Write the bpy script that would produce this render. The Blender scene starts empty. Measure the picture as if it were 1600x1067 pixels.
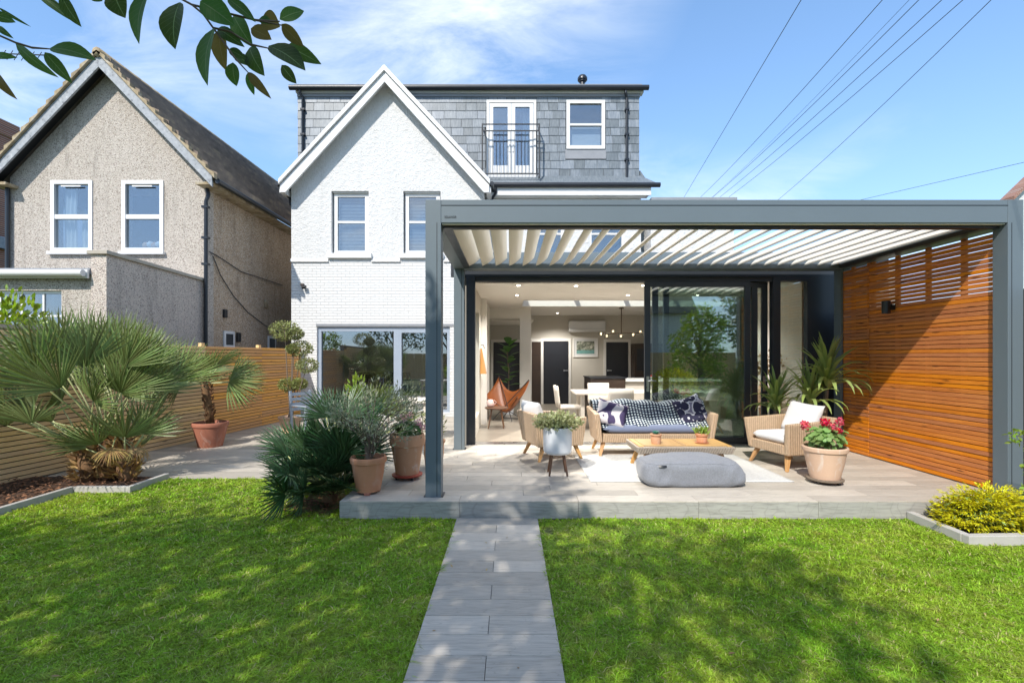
import bpy, bmesh, math, random
import numpy as np
from mathutils import Vector, Matrix, Euler, Quaternion
R = math.radians
random.seed(7)
rng = np.random.default_rng(7)
scene = bpy.context.scene
C = scene.collection

# ------------------------------------------------------------------ camera, world, sun, exposure
F = 750.0; CX = 797.0; CY = 556.0; H = 1.636          # focal length in photo pixels, vanishing point, eye height
cam_d = bpy.data.cameras.new('camera'); cam = bpy.data.objects.new('camera', cam_d); C.objects.link(cam)
cam.location = (0, 0, H); cam.rotation_euler = (R(90), 0, 0)
cam_d.sensor_width = 36; cam_d.lens = F / 1600 * 36
cam_d.shift_x = (800 - CX) / 1600; cam_d.shift_y = (CY - 533.5) / 1600
cam_d.clip_start = 0.05; cam_d.clip_end = 2000
scene.camera = cam

SUN = Vector((0.45, 1.0, -1.045)).normalized()         # direction the light travels
world = bpy.data.worlds.new('World'); scene.world = world; world.use_nodes = True
wn = world.node_tree.nodes; wl = world.node_tree.links; wn.clear()
w_out = wn.new('ShaderNodeOutputWorld'); w_bg = wn.new('ShaderNodeBackground')
sky = wn.new('ShaderNodeTexSky'); sky.sky_type = 'NISHITA'; sky.sun_disc = False
sky.sun_elevation = math.asin(-SUN.z); sky.sun_rotation = math.atan2(-SUN.x, -SUN.y)
sky.air_density = 1.0; sky.dust_density = 0.3; sky.ozone_density = 2.0; sky.altitude = 50
# thin streaky cirrus laid over the sky, projected on a high flat layer
tc = wn.new('ShaderNodeTexCoord'); sep = wn.new('ShaderNodeSeparateXYZ'); wl.new(tc.outputs['Generated'], sep.inputs[0])
def wmath(op, a, b=None, clamp=False):
    n = wn.new('ShaderNodeMath'); n.operation = op; n.use_clamp = clamp
    for i, v in enumerate((a, b)):
        if v is None: continue
        if isinstance(v, (int, float)): n.inputs[i].default_value = v
        else: wl.new(v, n.inputs[i])
    return n.outputs[0]
zc = wmath('ADD', wmath('MAXIMUM', sep.outputs['Z'], 0.0), 0.18)
cmb = wn.new('ShaderNodeCombineXYZ')
wl.new(wmath('DIVIDE', sep.outputs['X'], zc), cmb.inputs[0]); wl.new(wmath('DIVIDE', sep.outputs['Y'], zc), cmb.inputs[1])
def wnoise(scale, detail, loc, rot, sc, dist=0.0, rough=0.55):
    m = wn.new('ShaderNodeMapping'); m.inputs['Location'].default_value = loc; m.inputs['Rotation'].default_value = (0, 0, rot); m.inputs['Scale'].default_value = sc
    wl.new(cmb.outputs[0], m.inputs[0])
    n = wn.new('ShaderNodeTexNoise'); n.inputs['Scale'].default_value = scale; n.inputs['Detail'].default_value = detail
    n.inputs['Roughness'].default_value = rough; n.inputs['Distortion'].default_value = dist
    wl.new(m.outputs[0], n.inputs['Vector']); return n.outputs['Fac']
n1 = wnoise(1.7, 10, (3.1, 1.2, 0), R(35), (1.0, 1.9, 1), 0.8, 0.62)
n2 = wnoise(0.42, 3, (8.3, 5.1, 0), 0, (1, 1, 1), 0.2)
c1 = wmath('MULTIPLY', wmath('SUBTRACT', n1, 0.38), 3.4, True)
c2 = wmath('MULTIPLY', wmath('SUBTRACT', n2, 0.44), 6.0, True)
cl = wmath('MULTIPLY', wmath('MULTIPLY', c1, c2), 0.80, True)
def wvec(op, a, b):
    n = wn.new('ShaderNodeVectorMath'); n.operation = op
    for i, v in enumerate((a, b)):
        if isinstance(v, tuple): n.inputs[i].default_value = v
        else: wl.new(v, n.inputs[i])
    return n.outputs[0]
soft = wvec('DIVIDE', sky.outputs[0], wvec('ADD', wvec('MULTIPLY', sky.outputs[0], (.23, .165, .105)), (1.24, 1.04, .96)))   # the milky band low down held back
mixc = wn.new('ShaderNodeMixRGB'); wl.new(cl, mixc.inputs[0]); wl.new(soft, mixc.inputs[1]); mixc.inputs[2].default_value = (3.7, 3.85, 4.05, 1)
wl.new(mixc.outputs[0], w_bg.inputs[0]); w_bg.inputs[1].default_value = 0.15
wl.new(w_bg.outputs[0], w_out.inputs[0])

sun_d = bpy.data.lights.new('sun', 'SUN'); sun_d.energy = 2.15; sun_d.angle = R(0.6); sun_d.color = (1.0, 0.945, 0.86)
sun = bpy.data.objects.new('sun', sun_d); C.objects.link(sun); sun.rotation_euler = SUN.to_track_quat('-Z', 'Y').to_euler(); sun.location = (-6, -14, 16)

vs = scene.view_settings; vs.view_transform = 'Standard'; vs.look = 'None'; vs.gamma = 1; vs.exposure = 1.36; vs.use_curve_mapping = False
cy = scene.cycles
cy.use_denoising = True; cy.max_bounces = 10; cy.diffuse_bounces = 4; cy.glossy_bounces = 4; cy.transparent_max_bounces = 16; cy.transmission_bounces = 6
cy.caustics_reflective = False; cy.caustics_refractive = False; cy.sample_clamp_indirect = 6

# ------------------------------------------------------------------ measuring helpers (used while placing things)
def at(px, py, Y):                 # the world point seen at a photo pixel, at distance Y
    return Vector(((px - CX) * Y / F, Y, H + (CY - py) * Y / F))

# ------------------------------------------------------------------ mesh helpers
WL = {}                            # world origin of every object made
def wloc(o): return WL.get(o.name, Vector((0, 0, 0))) if o else Vector((0, 0, 0))
class MB:
    def __init__(s): s.v = []; s.f = []
    def add(s, vs, fs):
        n = len(s.v); s.v += [tuple(v) for v in vs]; s.f += [tuple(i + n for i in f) for f in fs]; return s
    def box(s, x0, x1, y0, y1, z0, z1):
        return s.add([(x0,y0,z0),(x1,y0,z0),(x1,y1,z0),(x0,y1,z0),(x0,y0,z1),(x1,y0,z1),(x1,y1,z1),(x0,y1,z1)],
                     [(3,2,1,0),(4,5,6,7),(0,1,5,4),(1,2,6,5),(2,3,7,6),(3,0,4,7)])
    def obox(s, c, size, M):       # box of a size at c, turned by a matrix
        n = len(s.v); s.box(-size[0]/2, size[0]/2, -size[1]/2, size[1]/2, -size[2]/2, size[2]/2)
        c = Vector(c); M = M.to_3x3()
        for i in range(n, len(s.v)): s.v[i] = tuple(c + M @ Vector(s.v[i]))
        return s
    def hexa(s, b, t):             # a body between a lower and an upper loop of equal length
        n = len(b)
        return s.add(list(b) + list(t), [tuple(range(n-1, -1, -1)), tuple(range(n, 2*n))] + [(i, (i+1) % n, n + (i+1) % n, n + i) for i in range(n)])
    def tube(s, pts, r, n=8, caps=True):
        pts = [Vector(p) for p in pts]; rs = r if isinstance(r, (list, tuple)) else [r] * len(pts)
        vs = []; up = None
        for i, p in enumerate(pts):
            d = (pts[min(i+1, len(pts)-1)] - pts[max(i-1, 0)]).normalized()
            if up is None: up = Vector((0,0,1)) if abs(d.z) < .9 else Vector((1,0,0))
            a = d.cross(up).normalized(); b = a.cross(d).normalized(); up = b
            for k in range(n):
                t = 2*math.pi*k/n; vs.append(p + (a*math.cos(t) + b*math.sin(t)) * rs[i])
        fs = [(i*n+k, i*n+(k+1) % n, (i+1)*n+(k+1) % n, (i+1)*n+k) for i in range(len(pts)-1) for k in range(n)]
        if caps: fs += [tuple(range(n-1, -1, -1)), tuple(range((len(pts)-1)*n, len(pts)*n))]
        return s.add(vs, fs)
    def lathe(s, prof, c=(0,0,0), n=28, close=True):
        vs = [(c[0] + r*math.cos(2*math.pi*k/n), c[1] + r*math.sin(2*math.pi*k/n), c[2] + z) for r, z in prof for k in range(n)]
        fs = [(i*n+k, i*n+(k+1) % n, (i+1)*n+(k+1) % n, (i+1)*n+k) for i in range(len(prof)-1) for k in range(n)]
        if close: fs += [tuple(range(n-1, -1, -1)), tuple(range((len(prof)-1)*n, len(prof)*n))]
        return s.add(vs, fs)
    def prism(s, poly, a0, a1, axis='y'):   # an outline in (x,z) along y, in (y,z) along x, or in (x,y) along z
        f = {'y': lambda p, a: (p[0], a, p[1]), 'x': lambda p, a: (a, p[0], p[1]), 'z': lambda p, a: (p[0], p[1], a)}[axis]
        return s.hexa([f(p, a0) for p in poly], [f(p, a1) for p in poly])
    def grid(s, fn, nu, nv):
        vs = [fn(i/nu, j/nv) for j in range(nv+1) for i in range(nu+1)]
        return s.add(vs, [(j*(nu+1)+i, j*(nu+1)+i+1, (j+1)*(nu+1)+i+1, (j+1)*(nu+1)+i) for j in range(nv) for i in range(nu)])
    def wall(s, x0, x1, z0, z1, y0, y1, holes=()):     # a slab facing -y with openings (x0,x1,z0,z1)
        xs = sorted({x0, x1, *[h[0] for h in holes], *[h[1] for h in holes]}); zs = sorted({z0, z1, *[h[2] for h in holes], *[h[3] for h in holes]})
        xs = [x for x in xs if x0 <= x <= x1]; zs = [z for z in zs if z0 <= z <= z1]
        full = lambda i, j: 0 <= i < len(xs)-1 and 0 <= j < len(zs)-1 and not any(h[0] <= (xs[i]+xs[i+1])/2 <= h[1] and h[2] <= (zs[j]+zs[j+1])/2 <= h[3] for h in holes)
        for i in range(len(xs)-1):
            for j in range(len(zs)-1):
                if not full(i, j): continue
                a, b, c, d = xs[i], xs[i+1], zs[j], zs[j+1]
                s.add([(a,y0,c),(b,y0,c),(b,y0,d),(a,y0,d)], [(0,1,2,3)]); s.add([(a,y1,c),(b,y1,c),(b,y1,d),(a,y1,d)], [(3,2,1,0)])
                if not full(i-1, j): s.add([(a,y0,c),(a,y0,d),(a,y1,d),(a,y1,c)], [(0,1,2,3)])
                if not full(i+1, j): s.add([(b,y0,c),(b,y0,d),(b,y1,d),(b,y1,c)], [(3,2,1,0)])
                if not full(i, j-1): s.add([(a,y0,c),(b,y0,c),(b,y1,c),(a,y1,c)], [(3,2,1,0)])
                if not full(i, j+1): s.add([(a,y0,d),(b,y0,d),(b,y1,d),(a,y1,d)], [(0,1,2,3)])
        return s
    def build(s, name, m, parent=None, smooth=False, bevel=0, kind=None, weld=False, seg=2, sub=0):
        o0 = wloc(parent)
        me = bpy.data.meshes.new(name); me.from_pydata([(v[0]-o0.x, v[1]-o0.y, v[2]-o0.z) for v in s.v], [], s.f)
        if weld or bevel or sub:
            bm = bmesh.new(); bm.from_mesh(me); bmesh.ops.remove_doubles(bm, verts=bm.verts, dist=1e-5); bmesh.ops.recalc_face_normals(bm, faces=bm.faces); bm.to_mesh(me); bm.free()
        me.update()
        return finish(name, me, m, parent, smooth, bevel, kind, seg, sub)
def finish(name, me, m, parent=None, smooth=False, bevel=0, kind=None, seg=2, sub=0):
    if m: me.materials.append(m)
    if smooth:
        me.polygons.foreach_set('use_smooth', [True]*len(me.polygons))
        if smooth is not True: me.set_sharp_from_angle(angle=R(smooth))
    o = bpy.data.objects.new(name, me); C.objects.link(o)
    if parent: o.parent = parent
    WL[o.name] = wloc(parent).copy()
    if sub:
        md = o.modifiers.new('Subdivision', 'SUBSURF'); md.levels = sub; md.render_levels = sub
    if bevel:
        md = o.modifiers.new('Bevel', 'BEVEL'); md.width = bevel; md.segments = seg; md.limit_method = 'ANGLE'; md.angle_limit = R(35)
    if kind: o['kind'] = kind
    return o
def tri_mesh(name, V, T, m, parent=None, kind=None, smooth=False):      # numpy vertices and triangles
    o0 = wloc(parent); V = np.asarray(V, dtype=np.float32) - np.array(o0, dtype=np.float32); T = np.asarray(T, dtype=np.int32)
    me = bpy.data.meshes.new(name); me.vertices.add(len(V)); me.vertices.foreach_set('co', V.ravel())
    me.loops.add(T.size); me.loops.foreach_set('vertex_index', T.ravel())
    me.polygons.add(len(T)); me.polygons.foreach_set('loop_start', np.arange(0, T.size, 3, dtype=np.int32)); me.update(calc_edges=True)
    return finish(name, me, m, parent, smooth, 0, kind)
def tag(o, label, cat, group=None):
    o['label'] = label; o['category'] = cat
    if group: o['group'] = group
    return o
def thing(name, loc, label, cat, group=None, rotz=0):
    o = bpy.data.objects.new(name, None); C.objects.link(o); o.location = loc; o.rotation_euler = (0, 0, rotz); o.empty_display_size = .1
    WL[o.name] = Vector(loc); return tag(o, label, cat, group)
def local(parent):                 # parts of this thing are given in the thing's own coordinates
    WL[parent.name] = Vector((0, 0, 0)); return parent
def piece(src, parent, loc, rot=None, name=None, scale=None):   # a copy that shares mesh data, at a world place
    o = src.copy(); C.objects.link(o); o.parent = parent; o.location = Vector(loc) - wloc(parent)
    if rot is not None: o.rotation_euler = rot
    if scale is not None: o.scale = scale
    WL[o.name] = Vector(loc); return o
def mesh_of(mb, name, m, bevel=0, smooth=False):    # mesh data only, for pieces
    me = bpy.data.meshes.new(name); me.from_pydata(mb.v, [], mb.f)
    if bevel:
        bm = bmesh.new(); bm.from_mesh(me); bmesh.ops.remove_doubles(bm, verts=bm.verts, dist=1e-5)
        bmesh.ops.bevel(bm, geom=list(bm.edges), offset=bevel, segments=1, affect='EDGES', profile=.5); bm.to_mesh(me); bm.free()
    if smooth: me.polygons.foreach_set('use_smooth', [True]*len(me.polygons))
    me.materials.append(m); return me
def inst(name, me, parent, loc, rot=(0,0,0), scale=(1,1,1)):
    o = bpy.data.objects.new(name, me); C.objects.link(o); o.parent = parent; o.location = Vector(loc) - wloc(parent)
    o.rotation_mode = 'XYZ'
    if isinstance(rot, Quaternion): o.rotation_mode = 'QUATERNION'; o.rotation_quaternion = rot
    else: o.rotation_euler = rot
    o.scale = scale; WL[o.name] = Vector(loc); return o
def struct(o): o['kind'] = 'structure'; return o

# leaves in bulk: six-point leaves, four triangles each
def leaf_arrays(P, D, N, L, W, bend=0.15):
    P = np.asarray(P, float); D = np.asarray(D, float); N = np.asarray(N, float)
    D /= np.linalg.norm(D, axis=1, keepdims=True) + 1e-9
    S = np.cross(D, N); S /= np.linalg.norm(S, axis=1, keepdims=True) + 1e-9
    U = np.cross(S, D); L = np.asarray(L, float).reshape(-1, 1) * np.ones((len(P), 1)); W = np.asarray(W, float).reshape(-1, 1) * np.ones((len(P), 1))
    b = bend * L
    pts = np.stack([P, P + D*L*.35 + S*W*.5 + U*b*.25, P + D*L*.35 - S*W*.5 + U*b*.25, P + D*L*.72 + S*W*.36 + U*b*.1, P + D*L*.72 - S*W*.36 + U*b*.1, P + D*L - U*b*.5], axis=1)
    T = np.array([[0,1,2],[1,3,2],[2,3,4],[3,5,4]])
    return pts.reshape(-1, 3), (np.arange(len(P))[:, None, None]*6 + T[None]).reshape(-1, 3)
def rand_dirs(n, up=0.0):
    d = rng.normal(size=(n, 3)); d /= np.linalg.norm(d, axis=1, keepdims=True); d[:, 2] += up; return d / (np.linalg.norm(d, axis=1, keepdims=True) + 1e-9)
def blob_points(n, c, r, shell=.55):   # points in an ellipsoid, most of them near its skin
    d = rand_dirs(n); k = (shell + (1-shell)*rng.random((n, 1)))
    return np.array(c) + d*k*np.array(r), d
# ------------------------------------------------------------------ materials
class NT:
    def __init__(s, name):
        s.m = bpy.data.materials.new(name); s.m.use_nodes = True; s.n = s.m.node_tree.nodes; s.l = s.m.node_tree.links; s.n.clear()
        s.out = s.n.new('ShaderNodeOutputMaterial'); s.p = s.n.new('ShaderNodeBsdfPrincipled'); s.l.new(s.p.outputs[0], s.out.inputs[0])
    def node(s, t, **kw):
        n = s.n.new(t)
        for k, v in kw.items(): setattr(n, k, v)
        return n
    def put(s, sock, v):
        if hasattr(v, 'is_output') or isinstance(v, bpy.types.NodeSocket): s.l.new(v, sock)
        elif isinstance(v, (tuple, list)) and len(v) == 3 and sock.type == 'RGBA': sock.default_value = (*v, 1)
        else: sock.default_value = v
    def coord(s, kind='Object', scale=(1,1,1), rot=(0,0,0), rnd=0.0):
        tc = s.node('ShaderNodeTexCoord'); mp = s.node('ShaderNodeMapping'); s.l.new(tc.outputs[kind], mp.inputs[0])
        mp.inputs['Scale'].default_value = scale; mp.inputs['Rotation'].default_value = rot
        if rnd:
            oi = s.node('ShaderNodeObjectInfo'); m = s.math('MULTIPLY', oi.outputs['Random'], rnd); s.l.new(m, mp.inputs['Location'])
        return mp.outputs[0]
    def math(s, op, a, b=0.0, clamp=False):
        n = s.node('ShaderNodeMath', operation=op, use_clamp=clamp); s.put(n.inputs[0], a); s.put(n.inputs[1], b); return n.outputs[0]
    def noise(s, vec, scale, detail=4, rough=.55, dist=0.0):
        n = s.node('ShaderNodeTexNoise'); s.l.new(vec, n.inputs['Vector']); n.inputs['Scale'].default_value = scale; n.inputs['Detail'].default_value = detail
        n.inputs['Roughness'].default_value = rough; n.inputs['Distortion'].default_value = dist; return n.outputs['Fac']
    def voronoi(s, vec, scale, out='Distance', feature='F1'):
        n = s.node('ShaderNodeTexVoronoi', feature=feature); s.l.new(vec, n.inputs['Vector']); n.inputs['Scale'].default_value = scale; return n.outputs[out]
    def ramp(s, fac, stops):
        n = s.node('ShaderNodeValToRGB'); s.l.new(fac, n.inputs[0]); e = n.color_ramp.elements
        while len(e) < len(stops): e.new(.5)
        for el, (p, c) in zip(e, stops): el.position = p; el.color = (*c, 1) if len(c) == 3 else c
        return n.outputs[0]
    def mix(s, fac, a, b, mode='MIX'):
        n = s.node('ShaderNodeMixRGB', blend_type=mode); s.put(n.inputs[0], fac); s.put(n.inputs[1], a); s.put(n.inputs[2], b); return n.outputs[0]
    def hsv(s, col, h=.5, sat=1.0, v=1.0):
        n = s.node('ShaderNodeHueSaturation'); s.put(n.inputs['Hue'], h); s.put(n.inputs['Saturation'], sat); s.put(n.inputs['Value'], v); s.put(n.inputs['Color'], col); return n.outputs[0]
    def rnd(s, lo, hi, island=False):
        o = (s.node('ShaderNodeNewGeometry').outputs['Random Per Island'] if island else s.node('ShaderNodeObjectInfo').outputs['Random'])
        return s.math('ADD', s.math('MULTIPLY', o, hi - lo), lo)
    def bump(s, h, strength=.3, dist=.01):
        n = s.node('ShaderNodeBump'); n.inputs['Strength'].default_value = strength; n.inputs['Distance'].default_value = dist; s.l.new(h, n.inputs['Height']); s.l.new(n.outputs[0], s.p.inputs['Normal'])
    def set(s, col=None, rough=.6, metal=0, spec=.5):
        if col is not None: s.put(s.p.inputs['Base Color'], col)
        s.put(s.p.inputs['Roughness'], rough); s.p.inputs['Metallic'].default_value = metal; s.p.inputs['Specular IOR Level'].default_value = spec; return s.m
    def translucent(s, col, fac):
        t = s.node('ShaderNodeBsdfTranslucent'); s.put(t.inputs[0], col); mx = s.node('ShaderNodeMixShader'); mx.inputs[0].default_value = fac
        s.l.new(s.p.outputs[0], mx.inputs[1]); s.l.new(t.outputs[0], mx.inputs[2]); s.l.new(mx.outputs[0], s.out.inputs[0])
def plain(name, col, rough=.6, var=.12, scale=6, bump=0.0, bscale=60, metal=0, spec=.5):
    t = NT(name); v = t.coord(); n = t.noise(v, scale, 5)
    c = t.hsv(col, .5, 1, t.math('ADD', t.math('MULTIPLY', n, 2*var), 1 - var))
    if bump: t.bump(t.noise(v, bscale, 4), bump, .004)
    return t.set(c, t.math('ADD', t.math('MULTIPLY', n, .15), rough - .07), metal, spec)
def wood(name, col, dark, knots=True, along='x', var=.22, rough=.5, grain=26, island=False):
    t = NT(name); sc = {'x': (.9, 9, 9), 'y': (9, .9, 9), 'z': (9, 9, .9)}[along]
    v = t.coord('Object', sc, rnd=37.0); g = t.noise(v, 3.2, 6, .6, .6); fine = t.noise(v, grain, 3, .6)
    c = t.mix(t.math('MULTIPLY', t.math('SUBTRACT', g, .38, True), 2.2, True), col, dark)
    c = t.mix(t.math('MULTIPLY', fine, .35), c, dark)
    if knots:
        k = t.voronoi(t.coord('Object', {'x': (1.0, 6, 6), 'y': (6, 1.0, 6), 'z': (6, 6, 1.0)}[along], rnd=53.0), 2.3)
        c = t.mix(t.math('MULTIPLY', t.math('SUBTRACT', .17, k, True), 9.0, True), c, tuple(x*.25 for x in dark))
    c = t.hsv(c, t.rnd(.496, .504), t.rnd(.9, 1.06), t.rnd(1 - var, 1 + var, island)); t.bump(fine, .12, .002)
    return t.set(c, rough)
def leafmat(name, col, tip=None, trans=.3, rough=.4, hv=.03, vv=.35, spec=.5):
    t = NT(name); c = t.hsv(col, t.rnd(.5 - hv, .5 + hv, True), t.rnd(.85, 1.1), t.rnd(1 - vv, 1 + vv, True))
    if tip: c = t.mix(t.math('MULTIPLY', t.noise(t.coord(), 3.0, 2), .8), c, tip)
    m = t.set(c, rough, 0, spec); t.translucent(t.hsv(c, .485, 1.1, 1.5), trans); return m
M = {}
# ground and paving
t = NT('lawn_soil'); v = t.coord(); M['soil'] = t.set(t.ramp(t.noise(v, 5, 6), [(.3, (.06, .08, .02)), (.7, (.12, .15, .035))]), .95)
t = NT('grass_blades'); v = t.coord('Object'); big = t.noise(v, 1.3, 3); mid = t.noise(v, 7, 3)
c = t.ramp(big, [(.3, (.20, .375, .018)), (.66, (.305, .43, .034))])
c = t.mix(t.math('MULTIPLY', t.math('SUBTRACT', mid, .52, True), 2.4, True), c, (.50, .49, .11))
c = t.hsv(c, t.rnd(.485, .515, True), 1.0, t.math('MULTIPLY', t.rnd(.55, 1.5, True), t.math('ADD', t.math('MULTIPLY', t.noise(v, 24, 4, .65), 1.9), .10)))
c = t.mix(t.math('GREATER_THAN', t.rnd(0, 1, True), .93), c, (.55, .50, .22))
M['grass'] = t.set(c, .5, 0, .35); t.translucent(t.hsv(c, .49, 1.05, 1.3), .35)
def tile_mat(name, base, light, var=.13):
    t = NT(name); v = t.coord('Object', (1.1, 9, 9), rnd=61.0); g = t.noise(v, 2.6, 7, .62, 1.1); f = t.noise(t.coord('Object', (2, 60, 20), rnd=17.0), 3, 4, .6)
    c = t.mix(g, base, light); c = t.mix(t.math('MULTIPLY', t.math('SUBTRACT', f, .46, True), 2.4, True), c, tuple(x*.58 for x in base))
    w = t.math('FRACT', t.math('MULTIPLY', t.noise(t.coord('Object', (1.3, 6, 1), rnd=9.0), 1.5, 2, .5, .6), 9.0))
    c = t.mix(t.math('MULTIPLY', t.math('SUBTRACT', .06, t.math('ABSOLUTE', t.math('SUBTRACT', w, .5)), True), 7, True), c, tuple(x*.68 for x in base))
    c = t.hsv(c, .5, 1, t.rnd(1 - var, 1 + var)); t.bump(f, .15, .002); return t.set(c, t.math('ADD', t.math('MULTIPLY', g, .2), .45), 0, .4)
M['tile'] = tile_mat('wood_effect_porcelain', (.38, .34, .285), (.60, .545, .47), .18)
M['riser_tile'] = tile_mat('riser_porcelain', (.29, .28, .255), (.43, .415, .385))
t = NT('indoor_floor'); v = t.coord('Object'); br = t.node('ShaderNodeTexBrick'); t.l.new(v, br.inputs[0]); br.offset = .5
for k, x in (('Scale', 1.0), ('Mortar Size', .003), ('Brick Width', 1.2), ('Row Height', .2)): br.inputs[k].default_value = x
br.inputs['Color1'].default_value = (.30, .26, .21, 1); br.inputs['Color2'].default_value = (.24, .21, .17, 1); br.inputs['Mortar'].default_value = (.12, .11, .10, 1)
M['indoor_floor'] = t.set(t.mix(t.math('MULTIPLY', t.noise(t.coord('Object', (1, 9, 1)), 3, 5), .5), br.outputs[0], (.34, .30, .25)), .32)
M['grout'] = plain('grout', (.16, .155, .15), .9)
M['kerb'] = plain('concrete_kerb', (.42, .40, .37), .85, .2, 9, .3, 90)
M['mulch_bed'] = plain('mulch_bed', (.055, .028, .016), .95, .4, 14, .5, 40)
t = NT('bark_chip'); M['bark'] = t.set(t.hsv((.13, .06, .03), .5, 1, t.rnd(.4, 2.2, True)), .85)
# house walls
t = NT('roughcast_white'); v = t.coord(); n = t.noise(v, 26, 5, .6); big = t.noise(v, 1.2, 4)
t.bump(t.math('ADD', t.math('MULTIPLY', n, .7), t.math('MULTIPLY', t.noise(v, 9, 3), .6)), .9, .055); M['render'] = t.set(t.mix(t.math('MULTIPLY', t.math('SUBTRACT', t.noise(t.coord('Object', (3, 3, .3)), 1.6, 6, .65), .52, True), 1.6, True), t.hsv((.665, .665, .658), .5, 1, t.math('ADD', t.math('MULTIPLY', big, .14), .92)), (.46, .455, .44)), .8, 0, .2)
t = NT('painted_brick'); v = t.coord('Object', rot=(R(90), 0, 0)); br = t.node('ShaderNodeTexBrick'); t.l.new(v, br.inputs[0])
for k, x in (('Scale', 1.0), ('Mortar Size', .006), ('Mortar Smooth', .6), ('Brick Width', .225), ('Row Height', .075)): br.inputs[k].default_value = x
hh = t.math('SUBTRACT', t.math('MULTIPLY', t.noise(t.coord(), 12, 4), .5), br.outputs['Fac']); t.bump(hh, .9, .018)
M['painted_brick'] = t.set(t.hsv((.66, .66, .652), .5, 1, t.math('ADD', t.math('MULTIPLY', t.noise(t.coord(), 2, 4), .10), .94)), .7, 0, .25)
def pebbledash(name, a, b, sp):
    t = NT(name); v = t.coord(); vo = t.voronoi(v, 62, 'Color'); d = t.voronoi(v, 62); big = t.noise(v, 1.4, 6, .65); st = t.noise(t.coord('Object', (2.2, 2.2, .35)), 2.0, 5, .65)
    sx = t.node('ShaderNodeSeparateColor'); t.l.new(vo, sx.inputs[0])
    c = t.mix(big, a, b); c = t.mix(t.math('MULTIPLY', t.math('GREATER_THAN', sx.outputs[0], .74), .62), c, sp); c = t.mix(t.math('MULTIPLY', t.math('GREATER_THAN', sx.outputs[1], .8), .5), c, (.72, .68, .6))
    c = t.mix(t.math('MULTIPLY', t.math('SUBTRACT', st, .53, True), 2.6, True), c, tuple(x*.42 for x in a))
    t.bump(t.math('SUBTRACT', 1, d), .7, .02); return t.set(c, .9, 0, .2)
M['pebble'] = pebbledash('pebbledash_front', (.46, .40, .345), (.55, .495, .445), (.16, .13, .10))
M['pebble_grey'] = pebbledash('pebbledash_parapet', (.56, .475, .415), (.66, .575, .51), (.15, .12, .11))
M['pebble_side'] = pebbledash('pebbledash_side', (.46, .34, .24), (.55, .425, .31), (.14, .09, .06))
t = NT('slate'); v = t.coord('Object', (9, 2, 1.6), rnd=31.0); n = t.noise(v, 3, 6, .65)
c = t.mix(t.math('MULTIPLY', t.math('SUBTRACT', n, .42, True), 2.2, True), (.13, .155, .18), (.29, .315, .335)); c = t.hsv(c, t.rnd(.49, .51), 1, t.rnd(.72, 1.3)); t.bump(t.noise(v, 8, 4), .2, .004); M['slate'] = t.set(c, .42)
M['slate_back'] = plain('slate_underlay', (.05, .055, .06), .8)
t = NT('old_roof_tile'); v = t.coord(); n = t.noise(v, 2.2, 6, .65); c = t.ramp(n, [(.3, (.11, .09, .075)), (.55, (.21, .165, .13)), (.72, (.33, .26, .17))]); t.bump(t.noise(v, 20, 4), .4, .01); M['roof_tile'] = t.set(c, .85)
t = NT('verge_tile'); c = t.ramp(t.noise(t.coord(), 5, 5, .65), [(.3, (.16, .125, .095)), (.5, (.34, .265, .16)), (.7, (.46, .41, .33))]); M['verge'] = t.set(c, .9)
t = NT('peeling_paint'); v = t.coord('Object', (3, 3, 3)); c = t.ramp(t.noise(v, 4, 7, .7), [(.34, (.15, .155, .17)), (.44, (.30, .32, .345)), (.60, (.36, .375, .40)), (.70, (.56, .56, .55))]); M['peeling'] = t.set(c, .7)
M['white_paint'] = plain('white_paint', (.66, .66, .65), .4, .04, 5)
M['white_plastic'] = plain('white_plastic', (.71, .71, .71), .3, .03, 4)
M['gutter'] = plain('black_gutter', (.010, .013, .019), .35, .2, 6)
M['coping'] = plain('stone_coping', (.40, .36, .30), .9, .3, 6, .3, 50)
M['lead'] = plain('lead_flashing', (.24, .25, .27), .5, .15)
t = NT('red_brick'); v = t.coord('Object', rot=(R(90), 0, 0)); br = t.node('ShaderNodeTexBrick'); t.l.new(v, br.inputs[0])
for k, x in (('Scale', 1.0), ('Mortar Size', .01), ('Brick Width', .225), ('Row Height', .075)): br.inputs[k].default_value = x
br.inputs['Color1'].default_value = (.30, .11, .06, 1); br.inputs['Color2'].default_value = (.20, .075, .05, 1); br.inputs['Mortar'].default_value = (.36, .32, .28, 1); M['brick'] = t.set(br.outputs[0], .9)
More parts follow.
